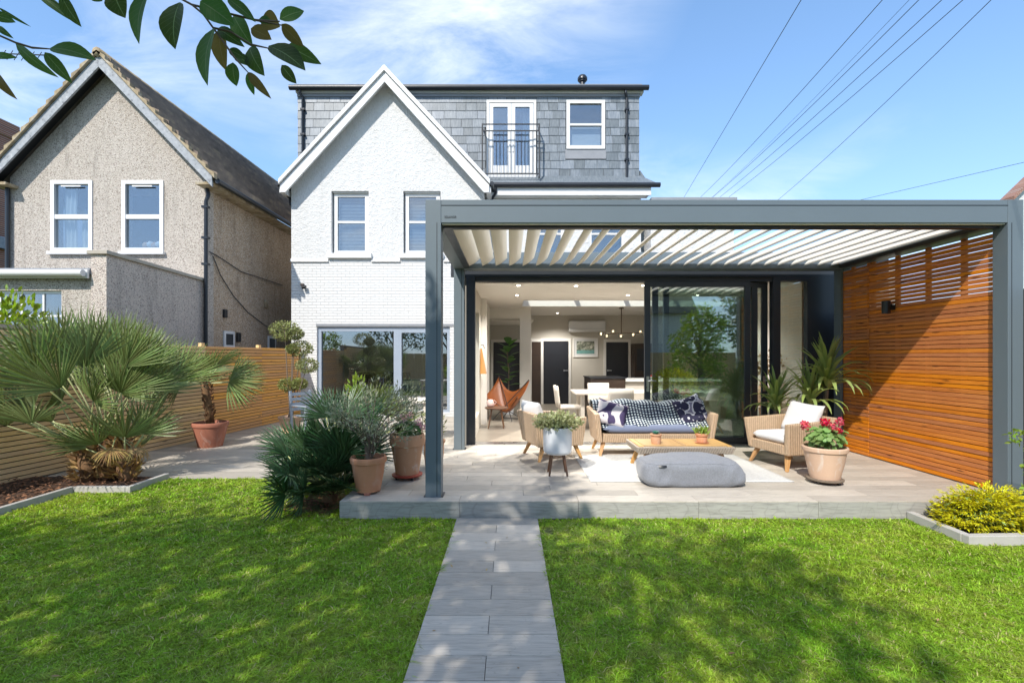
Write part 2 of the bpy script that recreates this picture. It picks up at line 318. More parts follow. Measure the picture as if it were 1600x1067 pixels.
# metal, glass
t = NT('anthracite_aluminium'); v = t.coord(); M['anth'] = t.set(t.hsv((.125, .158, .180), .5, 1, t.math('ADD', t.math('MULTIPLY', t.noise(v, 3, 3), .1), .95)), .42, 0, .5); t.bump(t.noise(v, 240, 2), .04, .001)
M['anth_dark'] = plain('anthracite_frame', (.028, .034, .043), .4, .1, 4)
M['frame_grey'] = plain('grey_blue_frame', (.30, .35, .42), .4, .06, 4)
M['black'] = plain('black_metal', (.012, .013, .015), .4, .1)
M['louvre'] = plain('cream_louvre', (.76, .715, .625), .45, .04, 3)
M['steel'] = plain('steel', (.55, .55, .56), .28, .05, 5, metal=1)
M['brass'] = plain('bronze', (.10, .06, .035), .35, .1, 5, metal=.8)
M['cable'] = plain('cable_black', (.012, .013, .02), .5, .05)
def glassmat(name, tint=(.93, .96, .95), base=.06, power=4.0, amt=.9, rough=0.0):
    t = NT(name); t.n.remove(t.p); lw = t.node('ShaderNodeLayerWeight'); lw.inputs[0].default_value = .5
    f = t.math('ADD', t.math('MULTIPLY', t.math('POWER', lw.outputs['Facing'], power), amt), base, True)
    tr = t.node('ShaderNodeBsdfTransparent'); tr.inputs[0].default_value = (*tint, 1); gl = t.node('ShaderNodeBsdfGlossy'); gl.inputs['Roughness'].default_value = rough
    mx = t.node('ShaderNodeMixShader'); t.l.new(f, mx.inputs[0]); t.l.new(tr.outputs[0], mx.inputs[1]); t.l.new(gl.outputs[0], mx.inputs[2]); t.l.new(mx.outputs[0], t.out.inputs[0]); return t.m
M['glass'] = glassmat('clear_glass', base=.05)
M['door_glass'] = glassmat('door_glass', (.82, .88, .85), base=.17, power=3.0)
M['win_glass'] = glassmat('window_glass', (.80, .86, .90), base=.22, power=3.0)
t = NT('bulb_glass'); t.set((.9, .7, .5), .05); t.p.inputs['Transmission Weight'].default_value = .9; t.p.inputs['Emission Color'].default_value = (1, .75, .45, 1); t.p.inputs['Emission Strength'].default_value = .7; M['bulb'] = t.m
t = NT('downlight_lens'); t.set((.9, .9, .9), .4); t.p.inputs['Emission Color'].default_value = (1, .9, .75, 1); t.p.inputs['Emission Strength'].default_value = 12; M['lamp_on'] = t.m
# wood
M['slat'] = wood('oiled_cedar_slat', (.70, .245, .042), (.44, .115, .018), along='y', var=.22, rough=.6)
M['fence_slat'] = wood('pine_fence_slat', (.92, .63, .32), (.80, .49, .21), along='y', var=.14, rough=.6)
M['fence_slat_far'] = wood('shaded_fence_slat', (.88, .45, .13), (.70, .31, .07), along='y', var=.14, rough=.5)  # same wood as the nearer panels; shade and ageing put into this deeper orange
M['fence_back'] = plain('fence_dark_backing', (.05, .026, .012), .9, .25)
M['teak'] = wood('teak', (.56, .31, .11), (.38, .19, .06), False, 'z', .08)
M['teak_top'] = wood('teak_top', (.60, .37, .14), (.46, .26, .09), False, 'y', .1)
M['walnut'] = wood('walnut', (.16, .075, .035), (.09, .04, .02), False, 'z', .1)
# furniture
def wicker(name, a, b):
    t = NT(name); v = t.coord('Object'); s = t.node('ShaderNodeSeparateXYZ'); t.l.new(v, s.inputs[0])
    u = t.math('ADD', s.outputs[0], s.outputs[1]); fu = t.math('SINE', t.math('MULTIPLY', u, 2*math.pi/.032)); fz = t.math('SINE', t.math('MULTIPLY', s.outputs[2], 2*math.pi/.011))
    h = t.math('ADD', t.math('MULTIPLY', t.math('MULTIPLY', fu, fz), .5), t.math('MULTIPLY', fu, .55)); t.bump(h, .8, .006)
    c = t.mix(t.math('ADD', t.math('MULTIPLY', h, .42), .5, True), b, a); c = t.hsv(c, .5, 1, t.math('ADD', t.math('MULTIPLY', t.noise(v, 40, 3), .5), .75)); return t.set(c, .55)
M['wicker'] = wicker('wicker', (.66, .48, .32), (.36, .24, .14)); M['wicker_grey'] = wicker('wicker_table', (.50, .42, .34), (.26, .21, .16))
def fabric(name, col, bscale=220, var=.1, bump=.35, big=.0):
    t = NT(name); v = t.coord(); n = t.noise(v, bscale, 3, .6); t.bump(t.math('ADD', t.math('MULTIPLY', n, .5), t.math('MULTIPLY', t.noise(v, 7, 4), big)), bump, .006)
    m = t.set(t.hsv(col, .5, 1, t.math('ADD', t.math('MULTIPLY', t.noise(v, bscale*.6, 3), 2*var), 1 - var)), .9, 0, .15); t.p.inputs['Sheen Weight'].default_value = .25; return m
M['pale_cushion'] = fabric('pale_grey_fabric', (.66, .65, .64), big=.6); M['blue_cushion'] = fabric('denim_blue_fabric', (.17, .20, .29), var=.2, big=.5)
M['pouf'] = fabric('grey_blue_weave', (.215, .225, .25), 120, .34, .6, 1.2); M['rug'] = fabric('cream_rug', (.56, .56, .54), 60, .28, .8)
t = NT('gingham'); s = t.node('ShaderNodeSeparateXYZ'); t.l.new(t.coord('UV'), s.inputs[0])
a = t.math('GREATER_THAN', t.math('FRACT', t.math('MULTIPLY', s.outputs[0], 1)), .5); b = t.math('GREATER_THAN', t.math('FRACT', t.math('MULTIPLY', s.outputs[1], 1)), .5)
M['gingham'] = t.set(t.ramp(t.math('MULTIPLY', t.math('ADD', a, b), .5), [(.0, (.62, .68, .68)), (.5, (.05, .07, .10)), (1, (.012, .016, .035))]), .9, 0, .1); t.n['Color Ramp'].color_ramp.interpolation = 'CONSTANT'
e = t.n['Color Ramp'].color_ramp.elements; e[1].position = .3; e[2].position = .8
t = NT('floral_fabric'); v = t.coord('Object'); vo = t.node('ShaderNodeTexVoronoi'); t.l.new(v, vo.inputs[0]); vo.inputs['Scale'].default_value = 7.5
d = vo.outputs['Distance']; dn = t.math('ADD', d, t.math('MULTIPLY', t.math('SUBTRACT', t.noise(v, 22, 2), .5), .22))
t.set(t.ramp(dn, [(0, (.03, .028, .05)), (.10, (.60, .60, .63)), (.18, (.035, .035, .065)), (.58, (.60, .60, .63)), (.70, (.20, .19, .26))]), .9, 0, .1); t.n['Color Ramp'].color_ramp.interpolation = 'CONSTANT'; M['floral'] = t.m
t = NT('swirl_fabric'); v = t.coord('Object'); w = t.noise(v, 3.1, 2, .5, .8); t.set(t.ramp(w, [(0, (.07, .055, .12)), (.44, (.085, .07, .14)), (.48, (.58, .55, .57)), (.62, (.62, .60, .60)), (.66, (.28, .30, .40))]), .9, 0, .1); t.n['Color Ramp'].color_ramp.interpolation = 'CONSTANT'; M['swirl'] = t.m
M['leather'] = plain('tan_leather', (.26, .075, .017), .4, .2, 5)
M['chair_white'] = plain('cream_chair', (.62, .57, .50), .5, .05)
# pots
def terracotta(name, a, b, st=.6):
    t = NT(name); v = t.coord(); n = t.noise(v, 6, 6, .65); st_n = t.noise(t.coord('Object', (5, 5, 1.6)), 2.5, 5, .6, .7)
    c = t.mix(n, a, b); c = t.mix(t.math('MULTIPLY', t.math('SUBTRACT', st_n, .56, True), 5*st, True), c, (.66, .60, .54)); t.bump(t.noise(v, 60, 3), .15, .003); return t.set(c, .8, 0, .3)
M['terracotta'] = terracotta('terracotta', (.60, .28, .15), (.50, .22, .12), .25); M['terracotta_pale'] = terracotta('bleached_terracotta', (.64, .45, .32), (.55, .36, .25), .9)
M['terracotta_stain'] = terracotta('stained_terracotta', (.60, .34, .20), (.52, .28, .16), .7); M['terracotta_red'] = terracotta('red_terracotta', (.42, .17, .11), (.34, .13, .085), .35)
M['white_pot'] = plain('white_glazed_pot', (.70, .72, .75), .35, .06); M['red_plastic'] = plain('red_plastic', (.35, .06, .035), .5)
M['pot_soil'] = plain('potting_soil', (.045, .026, .018), .95, .5, 30, .6, 60)
# plants
M['palm'] = leafmat('fan_palm_leaf', (.175, .225, .075), None, .28, .45, .025, .4); M['palm_dark'] = leafmat('dark_palm_leaf', (.055, .115, .042), None, .18, .42, .02, .4)
M['petiole'] = leafmat('petiole', (.40, .42, .19), None, .05, .5, .02, .3); M['fibre'] = plain('palm_fibre', (.17, .095, .045), .95, .5, 20, .6, 50)
M['olive'] = leafmat('olive_leaf', (.24, .265, .135), (.40, .40, .25), .18, .5, .03, .4); M['bark_mat'] = plain('bark', (.17, .13, .095), .9, .35, 14, .6, 40)
M['topiary'] = leafmat('topiary_leaf', (.25, .27, .10), None, .3, .5, .03, .45); M['ivy'] = leafmat('variegated_ivy', (.20, .25, .09), (.48, .47, .26), .25, .5, .03, .4)
M['geranium'] = leafmat('geranium_leaf', (.20, .34, .075), None, .35, .5, .02, .35); M['ger_dark'] = leafmat('dark_geranium_leaf', (.06, .16, .02), None, .3, .5, .02, .35)
M['red_petal'] = leafmat('red_petal', (.62, .012, .06), None, .3, .5, .012, .3); M['pink_petal'] = leafmat('pink_petal', (.74, .44, .47), None, .3, .5, .01, .2)
M['yucca'] = leafmat('yucca_leaf', (.23, .33, .09), (.36, .42, .13), .25, .35, .02, .35); M['golden'] = leafmat('golden_conifer', (.58, .55, .05), None, .3, .55, .02, .4)
M['conifer'] = leafmat('conifer_green', (.20, .27, .06), None, .2, .55, .02, .4); M['laurel'] = leafmat('laurel_leaf', (.20, .29, .03), None, .35, .35, .02, .45)
M['bright_leaf'] = leafmat('bright_leaf', (.24, .36, .05), None, .4, .4, .02, .3); M['tree_leaf'] = leafmat('tree_leaf', (.06, .11, .025), None, .3, .45, .03, .4)
t = NT('evergreen_branch_leaf'); v = t.coord('UV'); s = t.node('ShaderNodeSeparateXYZ'); t.l.new(v, s.inputs[0]); rib = t.math('LESS_THAN', t.math('ABSOLUTE', t.math('SUBTRACT', s.outputs[0], .5)), .022)
c = t.hsv(t.mix(t.math('MULTIPLY', t.noise(t.coord('Object'), 14, 3), .7), (.030, .085, .022), (.055, .12, .022)), t.rnd(.47, .515), 1, t.rnd(.6, 1.5)); vein = t.math('LESS_THAN', t.math('FRACT', t.math('SUBTRACT', t.math('MULTIPLY', s.outputs[1], 9.0), t.math('MULTIPLY', t.math('ABSOLUTE', t.math('SUBTRACT', s.outputs[0], .5)), 4.0))), .09); c = t.mix(t.math('MULTIPLY', vein, .35), c, (.12, .19, .08)); c = t.mix(rib, c, (.12, .19, .08)); c = t.mix(t.math('MULTIPLY', t.math('GREATER_THAN', t.rnd(0, 1), .86), .55), c, (.16, .06, .02)); t.set(c, .5, 0, .35); t.translucent(t.hsv(c, .485, 1.1, 2.2), .42); M['branch_leaf'] = t.m
M['ficus'] = leafmat('fiddle_leaf', (.07, .17, .04), None, .3, .35, .02, .4); M['dried'] = leafmat('dried_flower', (.40, .26, .10), None, .2, .8, .02, .4)
# indoors
M['plaster'] = plain('warm_plaster', (.56, .525, .46), .85, .03, 2); M['ceiling'] = plain('ceiling_white', (.74, .71, .66), .9, .02, 2); M['column'] = plain('column_white', (.72, .69, .64), .8, .02)
M['door_black'] = plain('charcoal_door', (.016, .018, .024), .35, .1); M['brown_dark'] = plain('dark_brown', (.045, .028, .02), .35, .15); M['trim'] = plain('white_trim', (.76, .74, .70), .5, .02)
M['orange_cloth'] = fabric('tan_cloth', (.36, .17, .05)); M['pink'] = plain('pale_pink', (.60, .42, .38), .6)
t = NT('picture_print'); v = t.coord('Object'); s = t.node('ShaderNodeSeparateXYZ'); t.l.new(v, s.inputs[0]); n = t.noise(v, 9, 6, .7)
c = t.ramp(n, [(.35, (.03, .035, .03)), (.5, (.22, .24, .18)), (.62, (.60, .58, .5))]); c = t.mix(t.math('MULTIPLY', t.math('LESS_THAN', s.outputs[2], t.math('ADD', t.math('MULTIPLY', n, .12), -.14)), .9), c, (.16, .36, .34)); M['print'] = t.set(c, .3)
M['curtain'] = fabric('white_curtain', (.74, .73, .70))
# ------------------------------------------------------------------ ground
DECK = .18
g = MB(); g.add([(-400,-400,-.03),(400,-400,-.03),(400,400,-.03),(-400,400,-.03)], [(0,1,2,3)])
struct(g.build('ground', M['soil']))
ln = MB(); ln.add([(-5.2,-7,0),(7.5,-7,0),(7.5,4.8,0),(-1.6,4.8,0),(-1.6,6.39,0),(-5.2,6.39,0)], [(0,1,2,3,4,5)])
lawn = struct(ln.build('lawn', M['soil']))
PX0, PX1 = -.532, .276
def in_lawn(x, y):
    m = (y < 4.79) & (x < 4.0 + 0*x) | ((y < 4.12) & (x >= 4.0)) | ((x < -1.74) & (y < 6.38))
    m &= (x > np.where(y < 5.72, -5.20, -4.53)); m &= ~((x > PX0 + .012 - .03*rng.random(x.shape)**2) & (x < PX1 - .012 + .03*rng.random(x.shape)**2))
    m &= ((x + 2.05)**2 + (y - 5.35)**2 > .40**2 * (1 + .3*np.sin(9*np.arctan2(y - 5.35, x + 2.05))))
    m &= ((x - .36)**2/.05**2 + (y - 4.45)**2/.13**2 > 1)          # the worn patch beside the path
    return m
def grass_patch(n, ymin, ymax, margin):
    y = ymin + (ymax - ymin)*rng.random(n*2)**1.0; half = y*1.075 + margin
    x = (rng.random(n*2)*2 - 1)*half; k = in_lawn(x, y); return x[k], y[k]
X = []; Y = []
for n, a, b in ((230000, 2.05, 3.2), (190000, 3.2, 4.8), (80000, 4.8, 6.4), (30000, 1.2, 2.05)):
    x, y = grass_patch(n, a, b, .5); X.append(x); Y.append(y)
x = np.concatenate(X); y = np.concatenate(Y); n = len(x)
tuft = .5 + .5*np.sin(x*7.3 + 1.7*np.sin(y*5.1)) * np.sin(y*8.9 + 1.3*np.sin(x*6.7))
h = (.015 + .030*rng.random(n)**2) * (.65 + .7*tuft) * np.where(rng.random(n) > .97, 1.6, 1.0); az = rng.random(n)*2*math.pi; lean = .5 + 1.5*rng.random(n)
wd = (.0018 + .0026*rng.random(n)**2) * np.clip(y/3.0, .8, 1.9); dx = np.cos(az); dy = np.sin(az)
P0 = np.stack([x, y, np.full(n, -.004)], 1); S = np.stack([-dy, dx, 0*x], 1)*wd[:, None]; D = np.stack([dx, dy, 0*x], 1)
mid = P0 + D*(h*lean*.42)[:, None] + np.array([0,0,1])*(h*.55)[:, None]; tip = P0 + D*(h*lean*1.15)[:, None] + np.array([0,0,1])*(h*np.clip(1.05 - .36*lean, .35, 1))[:, None]
V = np.stack([P0 - S, P0 + S, mid + S*.8, mid - S*.8, tip], 1).reshape(-1, 3)
T = (np.arange(n)[:, None, None]*5 + np.array([[0,1,2],[0,2,3],[3,2,4]])[None]).reshape(-1, 3)
grass = tri_mesh('grass', V, T, M['grass'], None, 'stuff'); tag(grass, 'short mown green lawn grass with lighter worn flecks', 'grass')

# ------------------------------------------------------------------ paving: path, deck, left patio. Every plank tile is its own piece
def tile_mesh(L, W, T=.012, m=None): return mesh_of(MB().box(-L/2 + .0018, L/2 - .0018, -W/2 + .0018, W/2 - .0018, -T, 0), 'tile', m or M['tile'], .0012)
TM = {}
def tile(parent, cx, cy, z, L, W, m='tile'):
    k = (round(L, 3), round(W, 3), m)
    if k not in TM: TM[k] = tile_mesh(L, W, .012, M[m])
    return inst('plank_tile', TM[k], parent, (cx, cy, z), (0, 0, random.choice((0, math.pi))))
pb = MB().box(PX0, PX1, -3.2, 4.79, -.02, .010)
path = struct(pb.build('garden_path', M['grout'])); WP = PX1 - PX0; xm = (PX0 + PX1)/2
k = 0; yy = 4.79
while yy > 1.4:
    if k % 2: tile(path, (PX0 + xm)/2, yy - .1, .021, WP/2, .2); tile(path, (PX1 + xm)/2, yy - .1, .021, WP/2, .2)
    else: tile(path, xm, yy - .1, .021, WP, .2)
    yy -= .2; k += 1
DX0, DX1, DY0, DY1 = -1.71, 5.75, 4.81, 7.86
deck = struct(MB().box(DX0 + .012, DX1, DY0 + .012, DY1, -.02, DECK - .010).build('deck_terrace', M['grout']))
off = [0, .55, .25, .9]
def lay(parent, x0, x1, y0, y1, z, o0=0, skip=lambda x, y: False):
    k = 0; y = y0
    while y < y1 - .02:
        W = min(.2, y1 - y); x = x0; first = 1.2 - off[(k + o0) % 4]
        L = first
        while x < x1 - .02:
            L = min(L, x1 - x)
            if not skip(x + L/2, y): tile(parent, x + L/2, y + W/2, z, L, W)
            x += L; L = 1.2
        y += .2; k += 1
lay(deck, DX0, DX1, DY0, DY1, DECK)
x = DX0 + 1.2                                            # riser tiles: joints at -0.51, 0.69, 1.89 ...
edges = [DX0, -.505, .685, 1.89, 3.09, 4.29, 5.49, DX1]
for a, b in zip(edges, edges[1:]):
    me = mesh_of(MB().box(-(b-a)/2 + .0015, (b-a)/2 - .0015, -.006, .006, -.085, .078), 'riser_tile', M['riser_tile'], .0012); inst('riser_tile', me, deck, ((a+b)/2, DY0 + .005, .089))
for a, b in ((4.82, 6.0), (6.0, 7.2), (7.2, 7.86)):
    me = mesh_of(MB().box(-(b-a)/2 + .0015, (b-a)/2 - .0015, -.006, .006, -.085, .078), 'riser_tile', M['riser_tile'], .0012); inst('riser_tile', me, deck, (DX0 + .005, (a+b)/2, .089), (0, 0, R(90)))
patio = struct(MB().add([(-6.6,6.40,-.015),(-1.70,6.40,-.015),(-1.70,7.86,-.015),(-.9,7.86,-.015),(-.9,12.9,-.015),(-6.6,12.9,-.015)], [(0,1,2,3,4,5)]).build('side_patio', M['grout']))
FX = lambda y: -6.42 + .118*(y - 6.04)                     # the line of the left fence
lay(patio, -6.3, -1.74, 6.40, 7.8, .004, 1, lambda x, y: x < FX(y) - .5)
lay(patio, -6.3, -.98, 7.8, 12.85, .004, 0, lambda x, y: x < FX(y) - .5)

# kerbs and planting beds
kb = thing('kerb_edging', (-5.25, 4.5, 0), 'pale concrete kerb edging stepping round the bark bed at left', 'kerb')
def kerbstone(parent, a, b, w=.06, h=.075):
    a = Vector((*a, 0)); b = Vector((*b, 0)); d = b - a; n = Vector((-d.y, d.x, 0)).normalized()*w/2
    MB().hexa([a+n-Vector((0,0,.02)), a-n-Vector((0,0,.02)), b-n-Vector((0,0,.02)), b+n-Vector((0,0,.02))], [p + Vector((0,0,h)) for p in (a+n, a-n, b-n, b+n)]).build('kerbstone', M['kerb'], parent, bevel=.006)
for a, b in (((-5.32, 2.0), (-5.30, 2.9)), ((-5.30, 2.905), (-5.285, 3.8)), ((-5.285, 3.805), (-5.27, 4.78)), ((-5.27, 4.785), (-5.25, 5.76)), ((-5.215, 5.76), (-4.60, 5.76)), ((-4.57, 5.735), (-4.57, 6.40))): kerbstone(kb, a, b)
kb2 = thing('kerb_edging', (4.0, 4.2, 0), 'white concrete kerb edging round the golden shrub at the deck corner', 'kerb')
for a, b in (((4.0, 4.80), (3.98, 4.20)), ((3.95, 4.165), (4.62, 4.19)), ((4.625, 4.19), (5.3, 4.215)), ((5.305, 4.215), (6.2, 4.25))): kerbstone(kb2, a, b, .07, .085)
struct(MB().add([(-7.2,1.5,.02),(-5.3,1.5,.02),(-5.28,5.74,.025),(-4.6,5.74,.025),(-4.6,6.39,.03),(-6.6,6.39,.03),(-6.9,4,.02)], [(0,1,2,3,4,5,6)]).build('bark_bed', M['mulch_bed']))
struct(MB().add([(4.0,4.2,.03),(6.2,4.25,.03),(6.2,4.8,.03),(4.0,4.8,.03)], [(0,1,2,3)]).build('corner_bed', M['mulch_bed']))
n = 5200; P = np.stack([-6.75 + 2.1*rng.random(n), 2.2 + 4.15*rng.random(n), .028 + .03*rng.random(n)], 1); P = P[(P[:, 0] < np.where(P[:, 1] < 5.7, -5.32, -4.64)) & (P[:, 0] > -6.42 + .118*(P[:, 1] - 6.04) + .02) & ~((P[:, 0] > -5.36) & (P[:, 1] < 5.86))]
d = rand_dirs(len(P)); d[:, 2] *= .25; V, T = leaf_arrays(P, d, rand_dirs(len(P), 2.0), .02 + .045*rng.random(len(P)), .012 + .02*rng.random(len(P)), .05)
tag(tri_mesh('bark_chips', V, T, M['bark'], None, 'stuff'), 'brown bark chips strewn over the bed along the fence', 'bark chips')
n = 900; P = np.stack([-2.05 + .42*rng.normal(size=n)*.7, 5.33 + .3*rng.normal(size=n)*.7, .003 + .01*rng.random(n)], 1); d = rand_dirs(n); d[:, 2] *= .2
V, T = leaf_arrays(P, d, rand_dirs(n, 2.), .02 + .04*rng.random(n), .01 + .012*rng.random(n), .05); tag(tri_mesh('leaf_litter', V, T, M['bark'], None, 'stuff'), 'brown dead leaves on the soil under the dark palm', 'leaf litter')

# ------------------------------------------------------------------ window maker: a part (frame) with panes, sill, blind as sub-parts
def window(parent, x0, x1, z0, z1, y, m='white_paint', fr=.07, depth=.09, bars_z=(), bars_x=(), glass='win_glass', rail=.05, sill=None, back=None, name='window', sill_m='white_paint'):
    b = MB().wall(x0, x1, z0, z1, y, y + depth, [(x0 + fr, x1 - fr, z0 + fr, z1 - fr)])
    for z in bars_z: b.box(x0 + fr - .002, x1 - fr + .002, y + .012, y + depth - .01, z - rail/2, z + rail/2)
    for xx in bars_x: b.box(xx - rail/2, xx + rail/2, y + .014, y + depth - .012, z0 + fr - .002, z1 - fr + .002)
    w = b.build(name, M[m], parent)
    zs = [z0 + fr] + sorted(bars_z) + [z1 - fr]; xs = [x0 + fr] + sorted(bars_x) + [x1 - fr]
    for i in range(len(zs)-1):
        for j in range(len(xs)-1): MB().box(xs[j] - .004, xs[j+1] + .004, y + depth*.45, y + depth*.45 + .008, zs[i] - .004, zs[i+1] + .004).build('pane', M[glass], w)
    if sill: MB().box(x0 - sill[0], x1 + sill[0], y - sill[1], y + .05, z0 - sill[2], z0 - .003).build('sill', M[sill_m], w, bevel=.006)
    if back: MB().box(x0 - .3, x1 + .3, y + depth + .9, y + depth + .95, z0 - .3, z1 + .3).build('room_wall', M[back], w)
    return w
def rail_tubes(name, parent, pts, r, m, n=10): return MB().tube(pts, r, n).build(name, M[m], parent, smooth=40)

# ------------------------------------------------------------------ white house
HY = 12.9
wh = thing('white_house', (-3.29, HY, 0), 'tall white rendered house with front gable and slate clad attic storey', 'house')
hx0, hx1, zs_, ze, za = -5.88, -.69, 4.20, 6.22, 9.05
wins = [(-4.80, -3.80, 4.36, 6.06), (-2.87, -1.87, 4.36, 6.06)]; bigw = (-5.19, -1.62, .12, 2.42)
MB().wall(hx0, hx1, zs_, ze, HY, HY + .3, wins).prism([(hx0, ze), (hx1, ze), ((hx0+hx1)/2, za)], HY, HY + .3).build('gable_wall', M['render'], wh)
MB().wall(hx0, hx1, -.1, zs_, HY, HY + .3, [bigw]).build('brick_wall', M['painted_brick'], wh)
MB().box(hx0, hx0 + .3, HY + .3, 20, -.1, ze).build('side_wall', M['painted_brick'], wh)
MB().box(hx1 - .3, hx1, HY + .3, 13.4, -.1, ze).build('return_wall', M['render'], wh)
for a, b in ((hx0, -4.88), (-3.72, -2.95), (-1.79, hx1)): MB().prism([(HY - .05, zs_ - .045), (HY + .01, zs_ - .045), (HY + .01, zs_ + .05), (HY - .02, zs_ + .04)], a - (.02 if a == hx0 else 0), b, 'x').build('string_course', M['painted_brick'], wh, bevel=.008)
for x0, x1, z0, z1 in wins:
    w = window(wh, x0 + .03, x1 - .03, z0 + .02, z1 - .02, HY + .10, fr=.10, bars_z=(z0 + .90,), rail=.06, sill=(.12, .19, .13), back=None)
    b = MB()
    for k in range(38): b.obox(((x0+x1)/2, HY + .26, z0 + .14 + k*.039), (x1 - x0 - .16, .030, .002), Matrix.Rotation(R(38), 4, 'X'))
    b.build('blind', M['white_plastic'], w)
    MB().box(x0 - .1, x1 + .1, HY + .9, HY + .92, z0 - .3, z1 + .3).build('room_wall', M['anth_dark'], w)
    MB().box(x0 + .02, x1 - .02, HY + .04, HY + .10, z1 - .035, z1 - .003).build('head_bead', M['white_paint'], w)
# sliding glass door of the ground floor
x0, x1, z0, z1 = bigw
fr = MB().wall(x0, x1, z0, z1, HY + .05, HY + .17, [(x0 + .10, -3.14, z0 + .06, z1 - .12), (-2.93, x1 - .08, z0 + .06, z1 - .16)]).build('sliding_window', M['frame_grey'], wh)
MB().box(x0 + .09, -3.13, HY + .10, HY + .11, z0 + .05, z1 - .11).build('pane', M['win_glass'], fr); MB().box(-2.94, x1 - .07, HY + .13, HY + .14, z0 + .05, z1 - .15).build('pane', M['win_glass'], fr)
MB().box(x0 - .02, x1 + .1, HY - .012, HY + .03, z1 + .005, z1 + .075).build('lintel_flashing', M['lead'], fr)
MB().box(hx0 + .31, -1.0, HY + 3.2, HY + 3.25, -.05, 2.8).build('room_wall', M['plaster'], wh)
MB().box(hx0 + .31, -1.0, HY + .31, HY + 3.19, -.02, .0).build('room_floor', M['indoor_floor'], wh); MB().box(hx0 + .31, -1.0, HY + .31, HY + 3.19, 2.8, 2.83).build('room_ceiling', M['ceiling'], wh)
MB().box(-4.9, -3.3, HY + 2.6, HY + 3.0, 0, 1.1).build('cabinet', M['anth_dark'], wh); MB().box(-2.45, -1.2, HY + 3.10, HY + 3.15, 1.2, 2.1).build('screen', M['door_black'], wh)
# gable roof and bargeboards
ax, azp = (hx0 + hx1)/2, 9.24; sl = (azp - 6.27)/(ax + 6.03)
for s in (-1, 1):
    ex = ax + s*2.76; ez = azp - sl*2.76
    MB().prism([(ax, azp - .10), (ax, azp), (ex, ez), (ex, ez - .10)], 12.58, 14.4).build('roof_slope', M['slate'], wh)
    MB().prism([(ax, azp - .012), (ex + s*.0, ez - .012), (ex, ez - .14), (ax, azp - .16)], 12.50, 12.60).build('verge_board', M['white_paint'], wh, bevel=.006)
    MB().prism([(ax, azp - .165), (ex - s*.02, ez - .145), (ex - s*.02, ez - .34), (ex - s*.16, ez - .34), (ax, azp - .165 - .27)], 12.56, 12.62).build('bargeboard', M['white_paint'], wh, bevel=.006)
    MB().prism([(ax, azp - .18), (ex - s*.03, ez - .16), (ex - s*.03, ez - .22), (ax, azp - .26)], 12.62, 12.895).build('soffit', M['white_paint'], wh)
    rail_tubes('gutter', wh, [(ex + s*.05, 12.55, ez - .11), (ex + s*.05, 13.45, ez - .11)], .055, 'gutter')
    MB().box(ex - .10 if s > 0 else ex - .02, ex + .02 if s > 0 else ex + .10, 12.62, 13.4, ez - .33, ez - .17).build('box_eave', M['white_paint'], wh)
rail_tubes('downpipe', wh, [(ax - 2.81, 12.85, 6.15), (ax - 2.81, 12.92, 6.02), (ax - 2.68, 13.0, 5.90), (ax - 2.66, 13.02, 5.7)], .035, 'gutter', 8)
# slate clad attic storey
MY = 13.5; mx0, mx1, mz0, mz1 = -5.97, 3.63, 6.44, 8.92
fd = (-.66, .735, 6.50, 8.80); sw = (1.58, 2.66, 7.43, 8.80)
MB().wall(mx0, mx1, mz0, mz1, MY, MY + .15, [fd, sw]).build('attic_wall', M['slate_back'], wh)
MB().box(mx0, mx0 + .15, MY + .15, 18.5, mz0, mz1).build('attic_side', M['slate'], wh); MB().box(mx1 - .15, mx1, MY + .15, 18.5, mz0, mz1).build('attic_side', M['slate'], wh)
MB().box(mx0 - .05, mx1 + .05, MY - .13, 18.6, 9.13, 9.20).build('flat_roof', M['lead'], wh)
MB().box(mx0 - .02, mx1 + .10, MY - .10, MY + .1, 8.985, 9.126).build('fascia', M['white_paint'], wh); MB().box(mx0, mx1 + .02, MY - .05, MY + .09, 8.90, 8.982).build('soffit', M['lead'], wh)
rail_tubes('gutter', wh, [(mx0 - .16, MY - .17, 9.08), (mx1 + .22, MY - .17, 9.08)], .07, 'gutter')
for xx in (-5.85, 3.22):
    rail_tubes('downpipe', wh, [(xx, MY - .15, 9.04), (xx, MY - .15, 8.95), (xx + .05, MY - .07, 8.84), (xx + .05, MY - .065, mz0 + .02)], .038, 'gutter', 8)
    for zz in (8.5, 7.8, 7.1): MB().box(xx - .01, xx + .11, MY - .11, MY - .0, zz, zz + .05).build('pipe_clip', M['gutter'], wh)
sp = .233; row = 0; z = mz0 - .02; SM = {}
